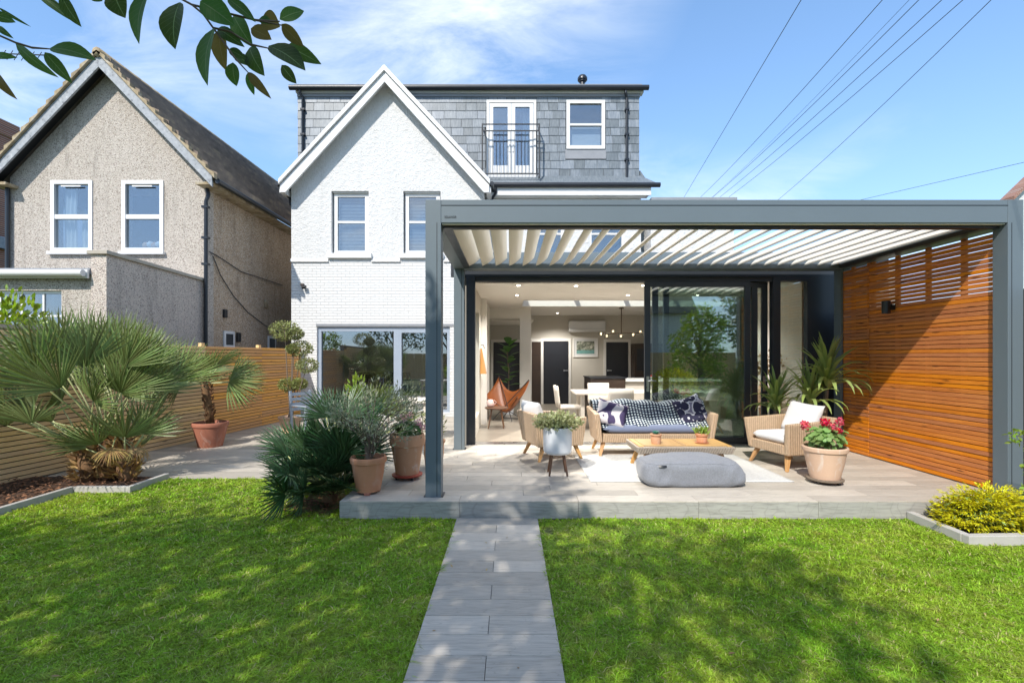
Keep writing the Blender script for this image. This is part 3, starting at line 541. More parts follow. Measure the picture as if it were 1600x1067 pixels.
while z < mz1 - .02:
    x = mx0 - (.15 if row % 2 else 0)
    while x < mx1 - .01:
        w = .245 + random.choice((0, .03, .06, .10, .14)); a = max(x, mx0); b = min(x + w, mx1); x += w
        if mx1 - b < .1: b = mx1; x = mx1
        if b - a < .05: continue
        zt = z + sp
        clipped = []
        spans = [(a, b)]
        for (ox0, ox1, oz0, oz1) in ((fd[0]-.02, fd[1]+.02, 6.3, fd[3]+.01), (sw[0]-.02, sw[1]+.02, sw[2]-.27, sw[3]+.01)):
            new = []
            for (p, q) in spans:
                if zt - .06 > oz0 and z + .06 < oz1 and q > ox0 and p < ox1:
                    if p < ox0 - .03: new.append((p, ox0))
                    if q > ox1 + .03: new.append((ox1, q))
                else: new.append((p, q))
            spans = new
        for (p, q) in spans:
            c = (p + q)/2; gz = azp - sl*abs(c - ax)
            if abs(c - ax) < 2.7 and zt < gz - .45: continue          # hidden behind the gable
            if q - p < .04: continue
            k = round(q - p, 2)
            if k not in SM: SM[k] = mesh_of(MB().hexa([(-k/2+.003,-.024,0),(k/2-.003,-.024,0),(k/2-.003,-.012,0),(-k/2+.003,-.012,0)], [(-k/2+.003,-.010,sp+.02),(k/2-.003,-.010,sp+.02),(k/2-.003,-.002,sp+.02),(-k/2+.003,-.002,sp+.02)]), 'slate', M['slate'])
            inst('slate', SM[k], wh, (c, MY - .002*random.random(), z + random.uniform(-.004, .004)), (0, random.uniform(-.006, .006), 0))
    z += sp; row += 1
MB().box(sw[0] - .03, sw[1] + .03, MY - .035, MY - .0, sw[2] - .27, sw[2] - .01).build('sill_flashing', M['lead'], wh)
# attic french door, window and railing
w = window(wh, fd[0], fd[1], fd[2] + .18, fd[3], MY - .06, fr=.075, depth=.12, rail=.05)
for a, b in ((fd[0] + .085, .034), (.042, fd[1] - .085)):
    lf = MB().wall(a, b, fd[2] + .27, fd[3] - .09, MY - .045, MY + .01, [(a + .10, b - .10, fd[2] + .47, fd[3] - .19)]).build('door_leaf', M['white_plastic'], wh)
    MB().box(a + .095, b - .095, MY - .02, MY - .012, fd[2] + .46, fd[3] - .18).build('pane', M['win_glass'], lf); MB().box(b - .06 if a < -.1 else a + .03, b - .03 if a < -.1 else a + .06, MY - .07, MY - .045, 7.35, 7.55).build('handle', M['white_plastic'], lf)
MB().box(fd[0], fd[1], MY - .07, MY + .05, fd[2], fd[2] + .176).build('door_sill', M['white_paint'], wh, bevel=.01)
def curtain(parent, x0, x1, y, z0, z1, waves=6, m='curtain', amp=.03):
    MB().grid(lambda u, v: (x0 + (x1-x0)*u, y + amp*math.sin(u*waves*2*math.pi) + .01*math.sin(v*9), z0 + (z1-z0)*v), waves*8, 6).build('curtain', M[m], parent, smooth=True)
curtain(wh, .36, .62, MY + .16, 6.75, 8.66, 4)
window(wh, sw[0], sw[1], sw[2], sw[3], MY - .06, fr=.095, depth=.12, bars_z=((sw[2]+sw[3])/2,), rail=.06)
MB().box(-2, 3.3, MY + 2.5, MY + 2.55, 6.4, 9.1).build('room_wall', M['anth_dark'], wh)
MB().box(sw[0] + .1, sw[1] - .1, MY + .12, MY + .13, sw[2] + .08, (sw[2]+sw[3])/2).build('blind', M['white_plastic'], wh)
bal = MB(); by = MY - .34; bx0, bx1, bz0, bz1 = -.76, .80, 6.62, 7.98
juliet = MB()
for z in (bz0, bz1 - .18, bz1): juliet.box(bx0, bx1, by - .012, by + .012, z - .014, z + .014)
J = juliet.build('balcony_railing', M['black'], wh)
for k in range(15): MB().box(bx0 + .1*k + .07, bx0 + .1*k + .082, by - .006, by + .006, bz0 + .014, bz1 - .194).build('baluster', M['black'], J)
for xx in (bx0, bx1):
    MB().box(xx - .018, xx + .018, by - .018, by + .018, bz0 - .10, bz1 + .014).build('post', M['black'], J)
    for z in (bz0, bz1): MB().box(xx - .012, xx + .012, by + .02, MY - .02, z - .012, z + .012).build('bracket', M['black'], J)
# lower eave under the attic
MB().hexa([(hx1, 13.12, 6.30), (4.02, 13.12, 6.30), (3.66, 13.50, 6.62), (hx1, 13.50, 6.62)], [(hx1, 13.12, 6.36), (4.02, 13.12, 6.36), (3.66, 13.50, 6.70), (hx1, 13.50, 6.70)]).build('eave_roof', M['slate'], wh)
MB().prism([(3.66, 6.44), (3.72, 6.44), (3.95, 6.44), (3.66, 6.86)], 13.52, 18).build('eave_return', M['slate'], wh)
rail_tubes('gutter', wh, [(hx1 + .12, 13.05, 6.28), (4.08, 13.05, 6.28)], .065, 'gutter')
rail_tubes('downpipe', wh, [(hx1 + .30, 13.06, 6.24), (hx1 + .30, 13.08, 6.08), (hx1 + .14, 13.22, 5.86), (hx1 + .12, 13.25, 5.2)], .038, 'gutter', 8)
MB().box(hx1 + .01, 3.85, 13.10, 13.16, 6.02, 6.29).build('fascia', M['white_paint'], wh); MB().box(hx1 + .01, 3.80, 13.17, 13.38, 6.02, 6.06).build('soffit', M['white_paint'], wh)
MB().wall(hx1 + .01, 3.65, 3.4, 6.05, 13.39, 13.6, [(.5, 1.5, 4.3, 5.8), (2.2, 3.2, 4.3, 5.8)]).build('rear_wall', M['render'], wh)
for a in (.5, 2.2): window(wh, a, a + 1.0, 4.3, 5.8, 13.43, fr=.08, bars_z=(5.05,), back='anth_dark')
MB().lathe([(.09, -.2), (.07, .16), (.11, .17), (.11, .20), (.14, .21), (.14, .27), (.10, .33), (.03, .35)], (2.08, MY + .3, 9.34), 16).build('flue_cap', M['gutter'], wh, smooth=40)
sl_ = thing('security_lamp', at(474, 446, HY - .02), 'small dark bulkhead sensor lamp on the white brick wall', 'lamp')
c = at(474, 446, HY)
MB().box(c.x - .05, c.x + .03, HY - .07, HY, c.z - .03, c.z + .05).build('sensor_box', M['brown_dark'], sl_, bevel=.01); MB().obox((c.x + .06, HY - .09, c.z - .06), (.10, .10, .06), Matrix.Rotation(R(35), 4, 'X')).build('lamp_head', M['black'], sl_, bevel=.01)

# ------------------------------------------------------------------ pebbledash neighbour house
NY = 11.0
nh = thing('neighbour_house', (-9.2, NY, 0), 'pebbledash house with steep tiled gable roof beyond the left fence', 'house')
nx0, nx1 = -11.46, -6.98; nax = (nx0 + nx1)/2; nze, nza = 5.72, 8.10
nw = [(at(80, 0, NY).x, at(145, 0, NY).x, 4.02, 5.65), (at(191, 0, NY).x, at(256, 0, NY).x, 4.02, 5.65)]
MB().wall(nx0, nx1, -.1, nze, NY, NY + .3, nw).prism([(nx0, nze), (nx1, nze), (nax, nza)], NY, NY + .3).build('gable_wall', M['pebble'], nh)
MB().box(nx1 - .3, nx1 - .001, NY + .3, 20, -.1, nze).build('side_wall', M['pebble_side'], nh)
for (x0, x1, z0, z1) in nw:
    w = window(nh, x0, x1, z0, z1, NY - .025, 'white_plastic', .085, .12, bars_z=(z0 + .80,), rail=.10, sill=(.04, .06, .07), sill_m='white_plastic')
    MB().box(x0 + .25, x1 - .25, NY - .034, NY - .02, z1 - .15, z1 - .12).build('trickle_vent', M['white_plastic'], w)
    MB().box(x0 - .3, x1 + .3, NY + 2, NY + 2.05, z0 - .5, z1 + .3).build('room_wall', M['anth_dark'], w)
curtain(nh, nw[0][0] + .12, nw[0][0] + .42, NY + .2, 4.1, 5.6, 3); curtain(nh, nw[0][1] - .42, nw[0][1] - .12, NY + .2, 4.1, 4.8, 3)
for k in range(5): MB().lathe([(.02, 0), (.07, .03), (.08, .09), (.04, .14), (.01, .15)], (nw[1][0] + .42 + .1*k, NY + .17, 4.13 + .02*(k % 2)), 10).build('ornament', M['white_pot'] if k % 2 else M['terracotta_pale'], nh, smooth=True)
napx, napz = -9.14, 8.36; nsl = (napz - 5.66)/2.52
for s in (-1, 1):
    ex = napx + s*2.52; ez = 5.66
    rf = MB()                                             # tile courses stepped down the slope
    nC = 12
    for k in range(nC):
        t0, t1 = k/nC, (k+1)/nC; a = (napx + s*2.6*t0, napz - nsl*2.6*t0); b = (napx + s*2.6*t1, napz - nsl*2.6*t1)
        rf.prism([(a[0], a[1] - .02), (a[0], a[1] + .02), (b[0], b[1] + .155), (b[0], b[1] - .02)], 10.72, 20.5)
    rf.build('roof_slope', M['roof_tile'], nh)
    for k in range(14):                                   # verge tiles along the gable edge
        t0, t1 = k/14, (k+1)/14; a = (napx + s*2.6*t0, napz - nsl*2.6*t0); b = (napx + s*2.6*t1, napz - nsl*2.6*t1)
        MB().prism([(a[0], a[1] - .01), (a[0], a[1] + .03), (b[0], b[1] + .11), (b[0], b[1] - .01)], 10.60, 10.715).build('verge_tile', M['verge'], nh)
    MB().prism([(napx, napz - .03), (ex, ez - .03), (ex, ez - .27), (napx, napz - .31)], 10.655, 10.70).build('bargeboard', M['peeling'], nh, bevel=.004)
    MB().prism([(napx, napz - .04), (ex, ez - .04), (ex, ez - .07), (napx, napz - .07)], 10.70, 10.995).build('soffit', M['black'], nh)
    rail_tubes('gutter', nh, [(ex + s*.08, 10.72, ez - .12), (ex + s*.08, 20.3, ez - .12)], .06, 'gutter')
    MB().box(min(ex - s*.02, ex - s*.40), max(ex - s*.02, ex - s*.40), 10.71, 20, ez - .20, ez - .14).build('eave_soffit', M['verge'], nh)
MB().tube([(napx, 10.6, napz + .0), (napx, 20.5, napz + .0)], .10, 8).build('ridge_tile', M['verge'], nh, smooth=True)
rail_tubes('downpipe', nh, [(nx1 + .05, NY - .02, 5.48), (nx1 + .10, NY - .05, 5.30), (nx1 + .05, NY - .06, 5.16), (nx1 + .045, NY - .06, 3.42), (nx1 + .045, NY - .06, 0)], .042, 'gutter')
rail_tubes('downpipe', nh, [(nx0 + .02, NY - .07, 5.5), (nx0 + .02, NY - .07, 3.5)], .045, 'gutter')
for zz in (5.0, 4.3, 3.7): MB().box(nx1 - .03, nx1 + .11, NY - .11, NY - .001, zz, zz + .05).build('pipe_clip', M['gutter'], nh)
# side wall fittings
def onside(px, py): Y = (nx1)*F/(px - CX); return Vector((nx1 + .01, Y, H + (CY - py)*Y/F))
for px, py, s, m in ((350, 490, .10, 'black'), (371, 527, .12, 'black'), (414, 475, .11, 'verge')):
    p = onside(px, py); MB().box(nx1, nx1 + .06, p.y - s*.6, p.y + s*.6, p.z - s, p.z + s).build('wall_vent', M[m], nh, bevel=.01)
for px, py in ((424, 536), (357, 530)):
    p = onside(px, py); f = MB().box(nx1 - .0, nx1 + .03, p.y - .22, p.y + .22, p.z - .22, p.z + .20).build('side_window', M['white_plastic'], nh); MB().box(nx1 + .031, nx1 + .036, p.y - .15, p.y + .15, p.z - .14, p.z + .13).build('pane', M['anth_dark'], f)
pts = [onside(px, py) + Vector((.03, 0, 0)) for px, py in ((324, 393), (345, 405), (375, 425), (410, 436), (440, 446))]; cab = thing('wall_cable', (nx1, 12, 3), 'thin black cable sagging along the neighbour side wall', 'cable'); MB().tube(pts, .012, 5).build('cable_run', M['cable'], cab)
pts = [onside(px, py) + Vector((.03, 0, 0)) for px, py in ((330, 400), (342, 430), (362, 462), (385, 488), (410, 507), (436, 522))]; MB().tube(pts, .012, 5).build('cable_run', M['cable'], cab)
# the lean-to
LY = 8.36; lx = -7.03; lz = 3.43
le = thing('lean_to', (-8.5, LY, 0), 'flat roofed pebbledash lean-to with sloping parapet wall in front of neighbour house', 'lean-to')
MB().hexa([(lx - .27, LY, -.1), (lx, LY, -.1), (lx, NY - .005, -.1), (lx - .27, NY - .005, -.1)], [(lx - .27, LY, 3.40), (lx, LY, 3.40), (lx, NY - .005, 3.34), (lx - .27, NY - .005, 3.34)]).build('parapet_wall', M['pebble_grey'], le)
MB().hexa([(lx - .31, LY - .05, 3.403), (lx + .05, LY - .05, 3.403), (lx + .05, NY - .005, 3.343), (lx - .31, NY - .005, 3.343)], [(lx - .31, LY - .05, 3.47), (lx + .05, LY - .05, 3.47), (lx + .05, NY - .005, 3.41), (lx - .31, NY - .005, 3.41)]).build('coping', M['coping'], le, bevel=.008)
wx0, wx1 = at(-45, 0, LY).x, at(92, 0, LY).x
MB().wall(-12, lx - .272, -.1, 3.05, LY + .05, LY + .3, [(wx0, wx1, 1.95, 2.78)]).build('front_wall', M['pebble'], le)
window(le, wx0, wx1, 1.95, 2.78, LY + .10, 'white_plastic', .05, .06, bars_z=(2.34,), bars_x=[wx0 + (wx1-wx0)*k/4 for k in (1, 2, 3)], rail=.035, back='chair_white')
MB().box(-12, lx - .275, LY - .02, NY - .01, 3.06, 3.16).build('flat_roof', M['lead'], le)
MB().box(-12, lx - .28, LY - .06, LY - .022, 2.98, 3.13).build('fascia', M['white_paint'], le); MB().tube([(-12, LY - .12, 3.06), (lx - .30, LY - .12, 3.06)], .06, 10).build('gutter', M['white_paint'], le, smooth=40)
# farther house at the far left: chimney and aerial
fh = thing('chimney_house', (-19, 17.5, 0), 'brick chimney and slate roof with television aerial at far left', 'house')
MB().prism([(-24, 5.5), (-18.25, 5.5), (-18.25, 5.9), (-21, 9.0), (-24, 9.0)], 16.5, 24).build('roof', M['slate'], fh); MB().box(-24, -18.4, 16.6, 24, -.1, 5.5).build('wall', M['brick'], fh)
MB().box(-19.15, -18.28, 17.0, 17.9, 5.5, 10.15).box(-19.2, -18.23, 16.95, 17.95, 9.6, 9.8).build('chimney', M['brick'], fh)
ar = MB(); a = Vector((-18.3, 16.9, 0)); ar.tube([(a.x, a.y, 9), (a.x, a.y, 12.6)], .025, 6).tube([(a.x - .5, a.y, 12.3), (a.x + 2.4, a.y - .5, 11.9)], .02, 6)
for k in range(9): ar.tube([(a.x - .3 + .3*k, a.y - .05*k - .1, 12.27 - .045*k - .22), (a.x - .3 + .3*k, a.y - .05*k + .1, 12.27 - .045*k + .22)], .012, 5)
ar.build('aerial', M['black'], fh)
fr_ = thing('far_gable_house', (28, 26, 0), 'white gable with red tiled verge peeping over pergola at right edge', 'house')
MB().wall(27.2, 33, -.1, 10.2, 26, 26.4).prism([(27.2, 10.2), (33, 10.2), (30.1, 13)], 26, 26.4).build('wall', M['render'], fr_)
for s in (-1, 1): MB().prism([(30.1, 13.2), (30.1, 13.0), (30.1 + s*3.1, 10.0), (30.1 + s*3.1, 10.2)], 25.7, 26.5).build('roof_slope', M['brick'], fr_)
# ------------------------------------------------------------------ glazed extension with its room
EY = 7.86; EX0, EX1, ZC, FL = -.92, 6.2, 2.86, .18; BY = 14.6
ex = thing('house_extension', (2.4, EY, 0), 'single storey flat roofed extension with wide opened glass doors behind pergola', 'extension')
MB().box(EX0 + .3, EX1, EY + .12, BY, .06, FL - .001).build('floor', M['indoor_floor'], ex)
lw = (8.45, 9.7)
MB().box(EX0, EX0 + .3, EY + .12, lw[0], -.02, 3.2).box(EX0, EX0 + .3, lw[1], 12.89, -.02, 3.2).box(EX0, EX0 + .3, lw[0], lw[1], 2.5, 3.2).box(EX0, EX0 + .3, lw[0], lw[1], -.02, .5).build('left_wall', M['plaster'], ex)
fw = MB().box(EX0 + .1, EX0 + .18, lw[0], lw[0] + .06, .5, 2.5).box(EX0 + .1, EX0 + .18, lw[1] - .06, lw[1], .5, 2.5).box(EX0 + .1, EX0 + .18, lw[0], lw[1], 2.44, 2.5).box(EX0 + .1, EX0 + .18, lw[0], lw[1], .5, .56).build('side_window', M['anth_dark'], ex); MB().box(EX0 + .13, EX0 + .14, lw[0] + .05, lw[1] - .05, .55, 2.45).build('pane', M['glass'], fw)
for y in (10.2, 11.4): MB().box(EX0 + .301, EX0 + .42, y, y + .25, FL, ZC).build('pilaster', M['column'], ex)
MB().box(EX0 + .301, .64, BY + .5, BY + .6, FL, ZC).build('back_wall', M['plaster'], ex)
MB().box(.64, EX1, BY, BY + .12, FL, ZC).build('back_wall', M['plaster'], ex)
MB().box(EX0 + .301, .64, 13.0, BY + .5, 2.60, 2.63).build('low_ceiling', M['ceiling'], ex); MB().box(EX0 + .301, .64, BY, BY + .5, .06, FL - .001).build('floor', M['indoor_floor'], ex)
MB().box(EX0, EX0 + .3, 12.895, BY + .6, -.02, 3.2).build('left_wall', M['plaster'], ex)
MB().box(EX1, EX1 + .2, EY, BY, -.02, 3.2).build('right_wall', M['plaster'], ex)
rl = (.30, 5.2, 10.65, 11.85)
for nm, z0, z1, m in (('ceiling', ZC, ZC + .03, 'ceiling'), ('roof', 3.12, 3.20, 'lead')):
    MB().box(EX0 + .301 if nm == 'ceiling' else EX0, EX1, EY + (.12 if nm == 'ceiling' else .1), rl[2], z0, z1).box(EX0 + .301 if nm == 'ceiling' else EX0, rl[0], rl[2], rl[3], z0, z1).box(rl[1], EX1, rl[2], rl[3], z0, z1).box(EX0 + .301 if nm == 'ceiling' else EX0, EX1, rl[3], BY if nm == 'ceiling' else 13.38, z0, z1).build(nm, M[m], ex)
up = MB(); a, b, c, d = rl
up.box(a - .1, a, c - .1, d + .1, ZC + .031, 3.32).box(b, b + .1, c - .1, d + .1, ZC + .031, 3.32).box(a, b, c - .1, c, ZC + .031, 3.32).box(a, b, d, d + .1, ZC + .031, 3.32)
rk = up.build('rooflight', M['column'], ex)
for k in range(4): MB().box(a + (b-a)*k/4 + .01, a + (b-a)*(k+1)/4 - .01, c, d, 3.322, 3.34).build('pane', M['glass'], rk)
for k in (1, 2, 3): MB().box(a + (b-a)*k/4 - .035, a + (b-a)*k/4 + .035, c, d, 3.20, 3.319).build('glazing_bar', M['column'], rk)
MB().box(EX0 - .05, EX1, EY - .0, EY + .09, 2.93, 3.30).build('head_fascia', M['anth_dark'], ex); MB().box(EX0 - .02, EX0 + .08, EY + .1, 12.88, 3.201, 3.32).build('parapet', M['anth_dark'], ex)
MB().box(1.5, 5.8, 12.6, 13.1, 3.201, 3.55).build('roof_upstand', M['lead'], ex)
MB().box(-.62, 4.3, EY + .0, EY + .22, FL - .012, FL + .012).build('door_track', M['steel'], ex)
for x0, x1 in ((EX0, EX0 + .125), (-.72, -.575)): MB().box(x0, x1, EY, EY + .14, FL, 2.93).build('door_jamb', M['anth'] if x0 < -.8 else M['anth_dark'], ex)
MB().box(-.57, 4.32, EY + .02, EY + .2, 2.86, 2.929).build('door_head', M['anth_dark'], ex)
def panel(x0, x1, y, hx=None, st=.095):
    f = MB().wall(x0, x1, FL + .015, 2.855, y, y + .05, [(x0 + st, x1 - st, FL + .12, 2.77)]).build('door_panel', M['anth_dark'], ex, bevel=.004)
    MB().box(x0 + st - .01, x1 - st + .01, y + .02, y + .032, FL + .11, 2.78).build('pane', M['door_glass'], f)
    if hx: MB().box(hx - .022, hx + .022, y - .012, y - .001, 1.05, 1.30).build('handle_plate', M['steel'], f); MB().tube([(hx, y - .011, 1.23), (hx, y - .06, 1.23), (hx + .12, y - .06, 1.23)], .010, 8).build('handle', M['steel'], f, smooth=True)
panel(2.21, 3.95, EY + .02, 2.26); panel(2.36, 4.10, EY + .085); panel(2.56, 4.30, EY + .15, 4.24)
sx = (4.31, 4.87)
MB().wall(4.31, 5.60, FL, 2.929, EY + .0, EY + .12, [(4.43, 4.87, FL + .1, 2.86)]).build('corner_frame', M['anth_dark'], ex); MB().box(4.425, 4.875, EY + .05, EY + .06, FL + .09, 2.865).build('pane', M['door_glass'], ex)
MB().box(.25, .54, 12.3, 12.6, FL, ZC).build('column', M['column'], ex); MB().box(EX0 + .302, .249, 12.3, 12.6, 2.60, ZC).build('beam', M['column'], ex)
MB().box(4.9, 4.98, EY + .2, 10.0, FL, ZC).build('partition', M['column'], ex)
for px, py in ((810, 446), (808, 461), (981, 461), (1005, 446), (871, 489), (900, 446.5), (1090, 461)):
    Y = F*(ZC - H)/(CY - py); x = (px - CX)*Y/F
    dl = thing('downlight', (x, Y, ZC), {810: 'lit ceiling downlight nearest the left door jamb', 808: 'lit ceiling downlight second back on the left', 981: 'lit ceiling downlight second back beside the glass panel', 1005: 'lit ceiling downlight close to the sliding panel frame', 871: 'lit ceiling downlight beyond the rooflight over the dark door', 900: 'lit ceiling downlight at the front middle of the room', 1090: 'lit ceiling downlight seen behind the sliding glass'}[px], 'downlight', 'ceiling downlights')
    MB().lathe([(.05, -.004), (.05, -.001)], (x, Y, ZC), 20).build('rim', M['white_paint'], dl); MB().lathe([(.03, -.006), (.03, -.0045)], (x, Y, ZC), 14).build('lens', M['lamp_on'], dl)
    L = bpy.data.lights.new('downlight_lamp', 'SPOT'); L.energy = 85; L.spot_size = R(140); L.spot_blend = .8; L.color = (1, .96, .90); L.shadow_soft_size = .04
    lo = bpy.data.objects.new('downlight_lamp', L); C.objects.link(lo); lo.parent = dl; lo.location = (0, 0, -.03)
# things in the room
def door(name, x0, x1, y, z1, label, m='door_black', hx=None):
    t = thing(name, ((x0+x1)/2, y, FL), label, 'door'); MB().box(x0, x1, y - .05, y - .005, FL + .005, z1).build('leaf', M[m], t, bevel=.003)
    for z in (.75, 1.2, 1.65): MB().box(x0 + .05, x1 - .05, y - .052, y - .0505, z, z + .008).build('groove', M['black'], t)
    fr = MB().wall(x0 - .08, x1 + .08, FL, z1 + .09, y - .035, y - .003, [(x0 - .005, x1 + .005, FL - .1, z1 + .005)]).build('door_frame', M['trim'], t)
    if hx: MB().box(hx - .05, hx + .07, y - .10, y - .08, 1.18, 1.21).box(hx - .06, hx - .03, y - .08, y - .05, 1.17, 1.22).build('handle', M['steel'], t)
door('interior_door', 1.01, 1.77, BY, 2.08, 'charcoal panelled door left of the framed picture', hx=1.68)
door('interior_door', .66, .93, BY - .02, 2.06, 'narrow dark brown doorway behind the white column', 'brown_dark')
door('interior_door', 2.92, 3.58, BY, 2.05, 'charcoal sliding door right of the framed picture', hx=3.0)
door('interior_door', -.52, .30, BY + .5, 2.06, 'black door behind the potted fiddle leaf plant')
t = thing('wall_oven_cabinet', (4.1, BY, FL), 'dark brown tall cabinet front beside the charcoal sliding door', 'cabinet'); MB().box(3.68, 4.7, BY - .45, BY - .01, FL, 2.0).build('body', M['brown_dark'], t, bevel=.005); MB().box(3.74, 4.64, BY - .458, BY - .451, 1.2, 1.85).build('door_front', M['door_black'], t)
t = thing('air_conditioner', (2.3, BY, 2.36), 'white wall mounted air conditioning unit above framed picture', 'air conditioner')
MB().prism([(BY - .20, 2.40), (BY - .17, 2.36), (BY - .002, 2.36), (BY - .002, 2.69), (BY - .18, 2.69), (BY - .21, 2.66)], 1.77, 2.86, 'x').build('casing', M['white_plastic'], t, bevel=.012); MB().box(1.80, 2.83, BY - .213, BY - .206, 2.45, 2.456).build('seam', M['lead'], t); MB().box(1.84, 2.79, BY - .19, BY - .02, 2.352, 2.359).build('air_flap', M['trim'], t)
t = thing('framed_picture', (2.29, BY, 1.89), 'white framed colour print on the back wall beneath air conditioner', 'picture')
MB().wall(1.91, 2.67, 1.60, 2.18, BY - .03, BY - .002, [(1.945, 2.635, 1.635, 2.145)]).build('frame', M['trim'], t); MB().box(1.945, 2.635, BY - .012, BY - .008, 1.635, 2.145).build('mount', M['white_paint'], t); MB().box(2.02, 2.56, BY - .016, BY - .0125, 1.70, 2.08).build('print', M['print'], t)
cd = thing('chandelier', (2.83, 12.2, 2.86), 'bronze branching chandelier with smoked glass globes', 'chandelier')
cx, cyy = 2.83, 12.2; zz = 2.20
MB().tube([(cx, cyy, 2.86), (cx, cyy, zz)], .012, 8).build('rod', M['brass'], cd); MB().lathe([(.06, 0), (.06, .02)], (cx, cyy, 2.835), 16).build('ceiling_rose', M['brass'], cd)
arm = MB().tube([(cx - .42, cyy, zz), (cx + .50, cyy, zz + .02)], .012, 8); gl = [(-.52, -.02, 0), (-.40, -.14, -.06), (-.20, .05, .06), (-.02, -.03, -.06), (.30, .0, -.02), (.50, .06, .05), (.58, -.05, -.01)]
for gx, gy, gz in gl: arm.tube([(cx + max(-.42, min(.5, gx)), cyy, zz), (cx + gx, cyy + gy, zz + gz)], .009, 6)
arm.build('arm', M['brass'], cd)
for gx, gy, gz in gl:
    p = (cx + gx, cyy + gy, zz + gz); MB().lathe([(.02, -.075), (.06, -.05), (.078, 0), (.06, .05), (.02, .075)], p, 14).build('globe', M['glass'], cd, smooth=True); MB().lathe([(.008, -.03), (.022, -.01), (.022, .015), (.008, .03)], p, 10).build('bulb', M['bulb'], cd, smooth=True)
il = thing('kitchen_island', (3.2, 11.3, FL), 'dark kitchen island with pale worktop behind the dining table', 'kitchen island')
MB().box(1.82, 2.62, 10.9, 11.8, FL, 1.12).build('end_panel', M['brown_dark'], il, bevel=.004); MB().box(2.623, 4.8, 10.95, 11.75, FL, 1.05).build('body', M['chair_white'], il); MB().box(2.623, 4.8, 10.88, 11.82, 1.053, 1.10).build('worktop', M['trim'], il, bevel=.004); MB().box(1.80, 2.64, 10.87, 11.83, 1.123, 1.15).build('raised_top', M['door_black'], il)
t = thing('fruit_bowl', (3.35, 11.2, 1.10), 'red fruit in a shallow bowl on the island worktop', 'bowl'); MB().lathe([(.06, 0), (.17, .05), (.18, .06), (.16, .055), (.05, .012)], (3.35, 11.2, 1.101), 18).build('bowl', M['white_pot'], t, smooth=40)
for k in range(5): MB().lathe([(.01, -.035), (.035, 0), (.01, .035)], (3.35 + .09*math.cos(k*1.3), 11.2 + .07*math.sin(k*1.3), 1.16), 8).build('fruit', M['red_petal'], t, smooth=True)
dt = thing('dining_table', (2.5, 9.7, FL), 'long cream dining table inside the open doors', 'table'); MB().box(1.27, 4.0, 9.25, 10.15, .885, .93).build('tabletop', M['chair_white'], dt, bevel=.008)
for a in (1.42, 3.85):
    for b in (9.4, 10.0): MB().box(a - .035, a + .035, b - .035, b + .035, FL, .884).build('leg', M['chair_white'], dt)
def dchair(x, y, rz, label):
    t = local(thing('dining_chair', (x, y, FL), label, 'chair', 'chairs at the dining table', rz)); b = MB()
    b.grid(lambda u, v: (-.23 + .46*u, .20 + .05*v + .05*(1 - (2*u-1)**2), .44 + .42*v), 8, 4); bk = b.build('backrest', M['chair_white'], t, smooth=True); md = bk.modifiers.new('Solidify', 'SOLIDIFY'); md.thickness = .03
    MB().box(-.23, .23, -.22, .22, .40, .46).build('seat', M['chair_white'], t, bevel=.02)
    for a in (-.19, .19):
        for c in (-.18, .18): MB().tube([(a, c, .40), (a*1.1, c*1.15, 0)], [.02, .012], 8).build('leg', M['chair_white'], t)
dchair(1.20, 9.70, R(90), 'cream dining chair at the left end of the table'); dchair(2.03, 9.05, R(180), 'cream dining chair in front of the table, backrest towards the sofa'); dchair(1.95, 10.35, 0, 'cream dining chair on the far side of the table'); dchair(2.85, 9.05, R(180), 'cream dining chair seen through the sliding glass panel')
# butterfly chair
bc = local(thing('butterfly_chair', (-.06, 10.9, FL), 'tan leather butterfly chair on a black rod frame', 'chair', None, R(-28)))
wings = [(-.40, .30, .98), (.40, .30, .90), (.44, -.36, .55), (-.44, -.36, .55)]
def sling(u, v):
    a, b, c, d = [Vector(w) for w in wings]; p = (a*(1-u) + b*u)*v + (d*(1-u) + c*u)*(1-v); s = math.sin(math.pi*u); q = math.sin(math.pi*min(1, v*1.0))
    p.z -= .30*s + .22*q*(.4 + .6*s); p.y += .12*s*(2*v-1)*-1 + .02; return p
o = MB().grid(sling, 16, 16).build('sling_seat', M['leather'], bc, smooth=True); md = o.modifiers.new('Solidify', 'SOLIDIFY'); md.thickness = .008
for pts in ([wings[0], (.25, -.25, 0), (-.25, -.25, 0), wings[1]], [wings[3], (.25, .25, 0), (-.25, .25, 0), wings[2]]): MB().tube([Vector(p) + Vector((0, 0, .012)) for p in pts], .010, 6).build('rod_frame', M['black'], bc)
st = thing('wooden_stool', (-.28, 9.75, FL), 'round walnut stool table beside the butterfly chair', 'stool'); MB().lathe([(.22, 0), (.235, .012), (.235, .028), (.22, .035)], (-.28, 9.75, FL + .385), 24).build('tabletop', M['walnut'], st, smooth=40)
for k in range(4): a = R(45 + 90*k); MB().tube([(-.28 + .13*math.cos(a), 9.75 + .13*math.sin(a), FL + .384), (-.28 + .22*math.cos(a), 9.75 + .22*math.sin(a), FL)], [.018, .011], 8).build('leg', M['walnut'], st)
t = thing('pink_jug', (-.40, 9.75, FL + .421), 'small pale pink jug standing on the walnut stool', 'jug'); MB().lathe([(.05, 0), (.075, .03), (.08, .08), (.055, .14), (.045, .15)], (-.40, 9.75, FL + .421), 16).build('body', M['pink'], t, smooth=True); MB().tube([(-.33, 9.75, .74), (-.28, 9.75, .70), (-.32, 9.75, .64)], .008, 6).build('handle', M['pink'], t)
t = thing('hanging_bag', (-.50, 9.9, 1.85), 'tan cloth bag hanging from the left interior wall', 'bag')
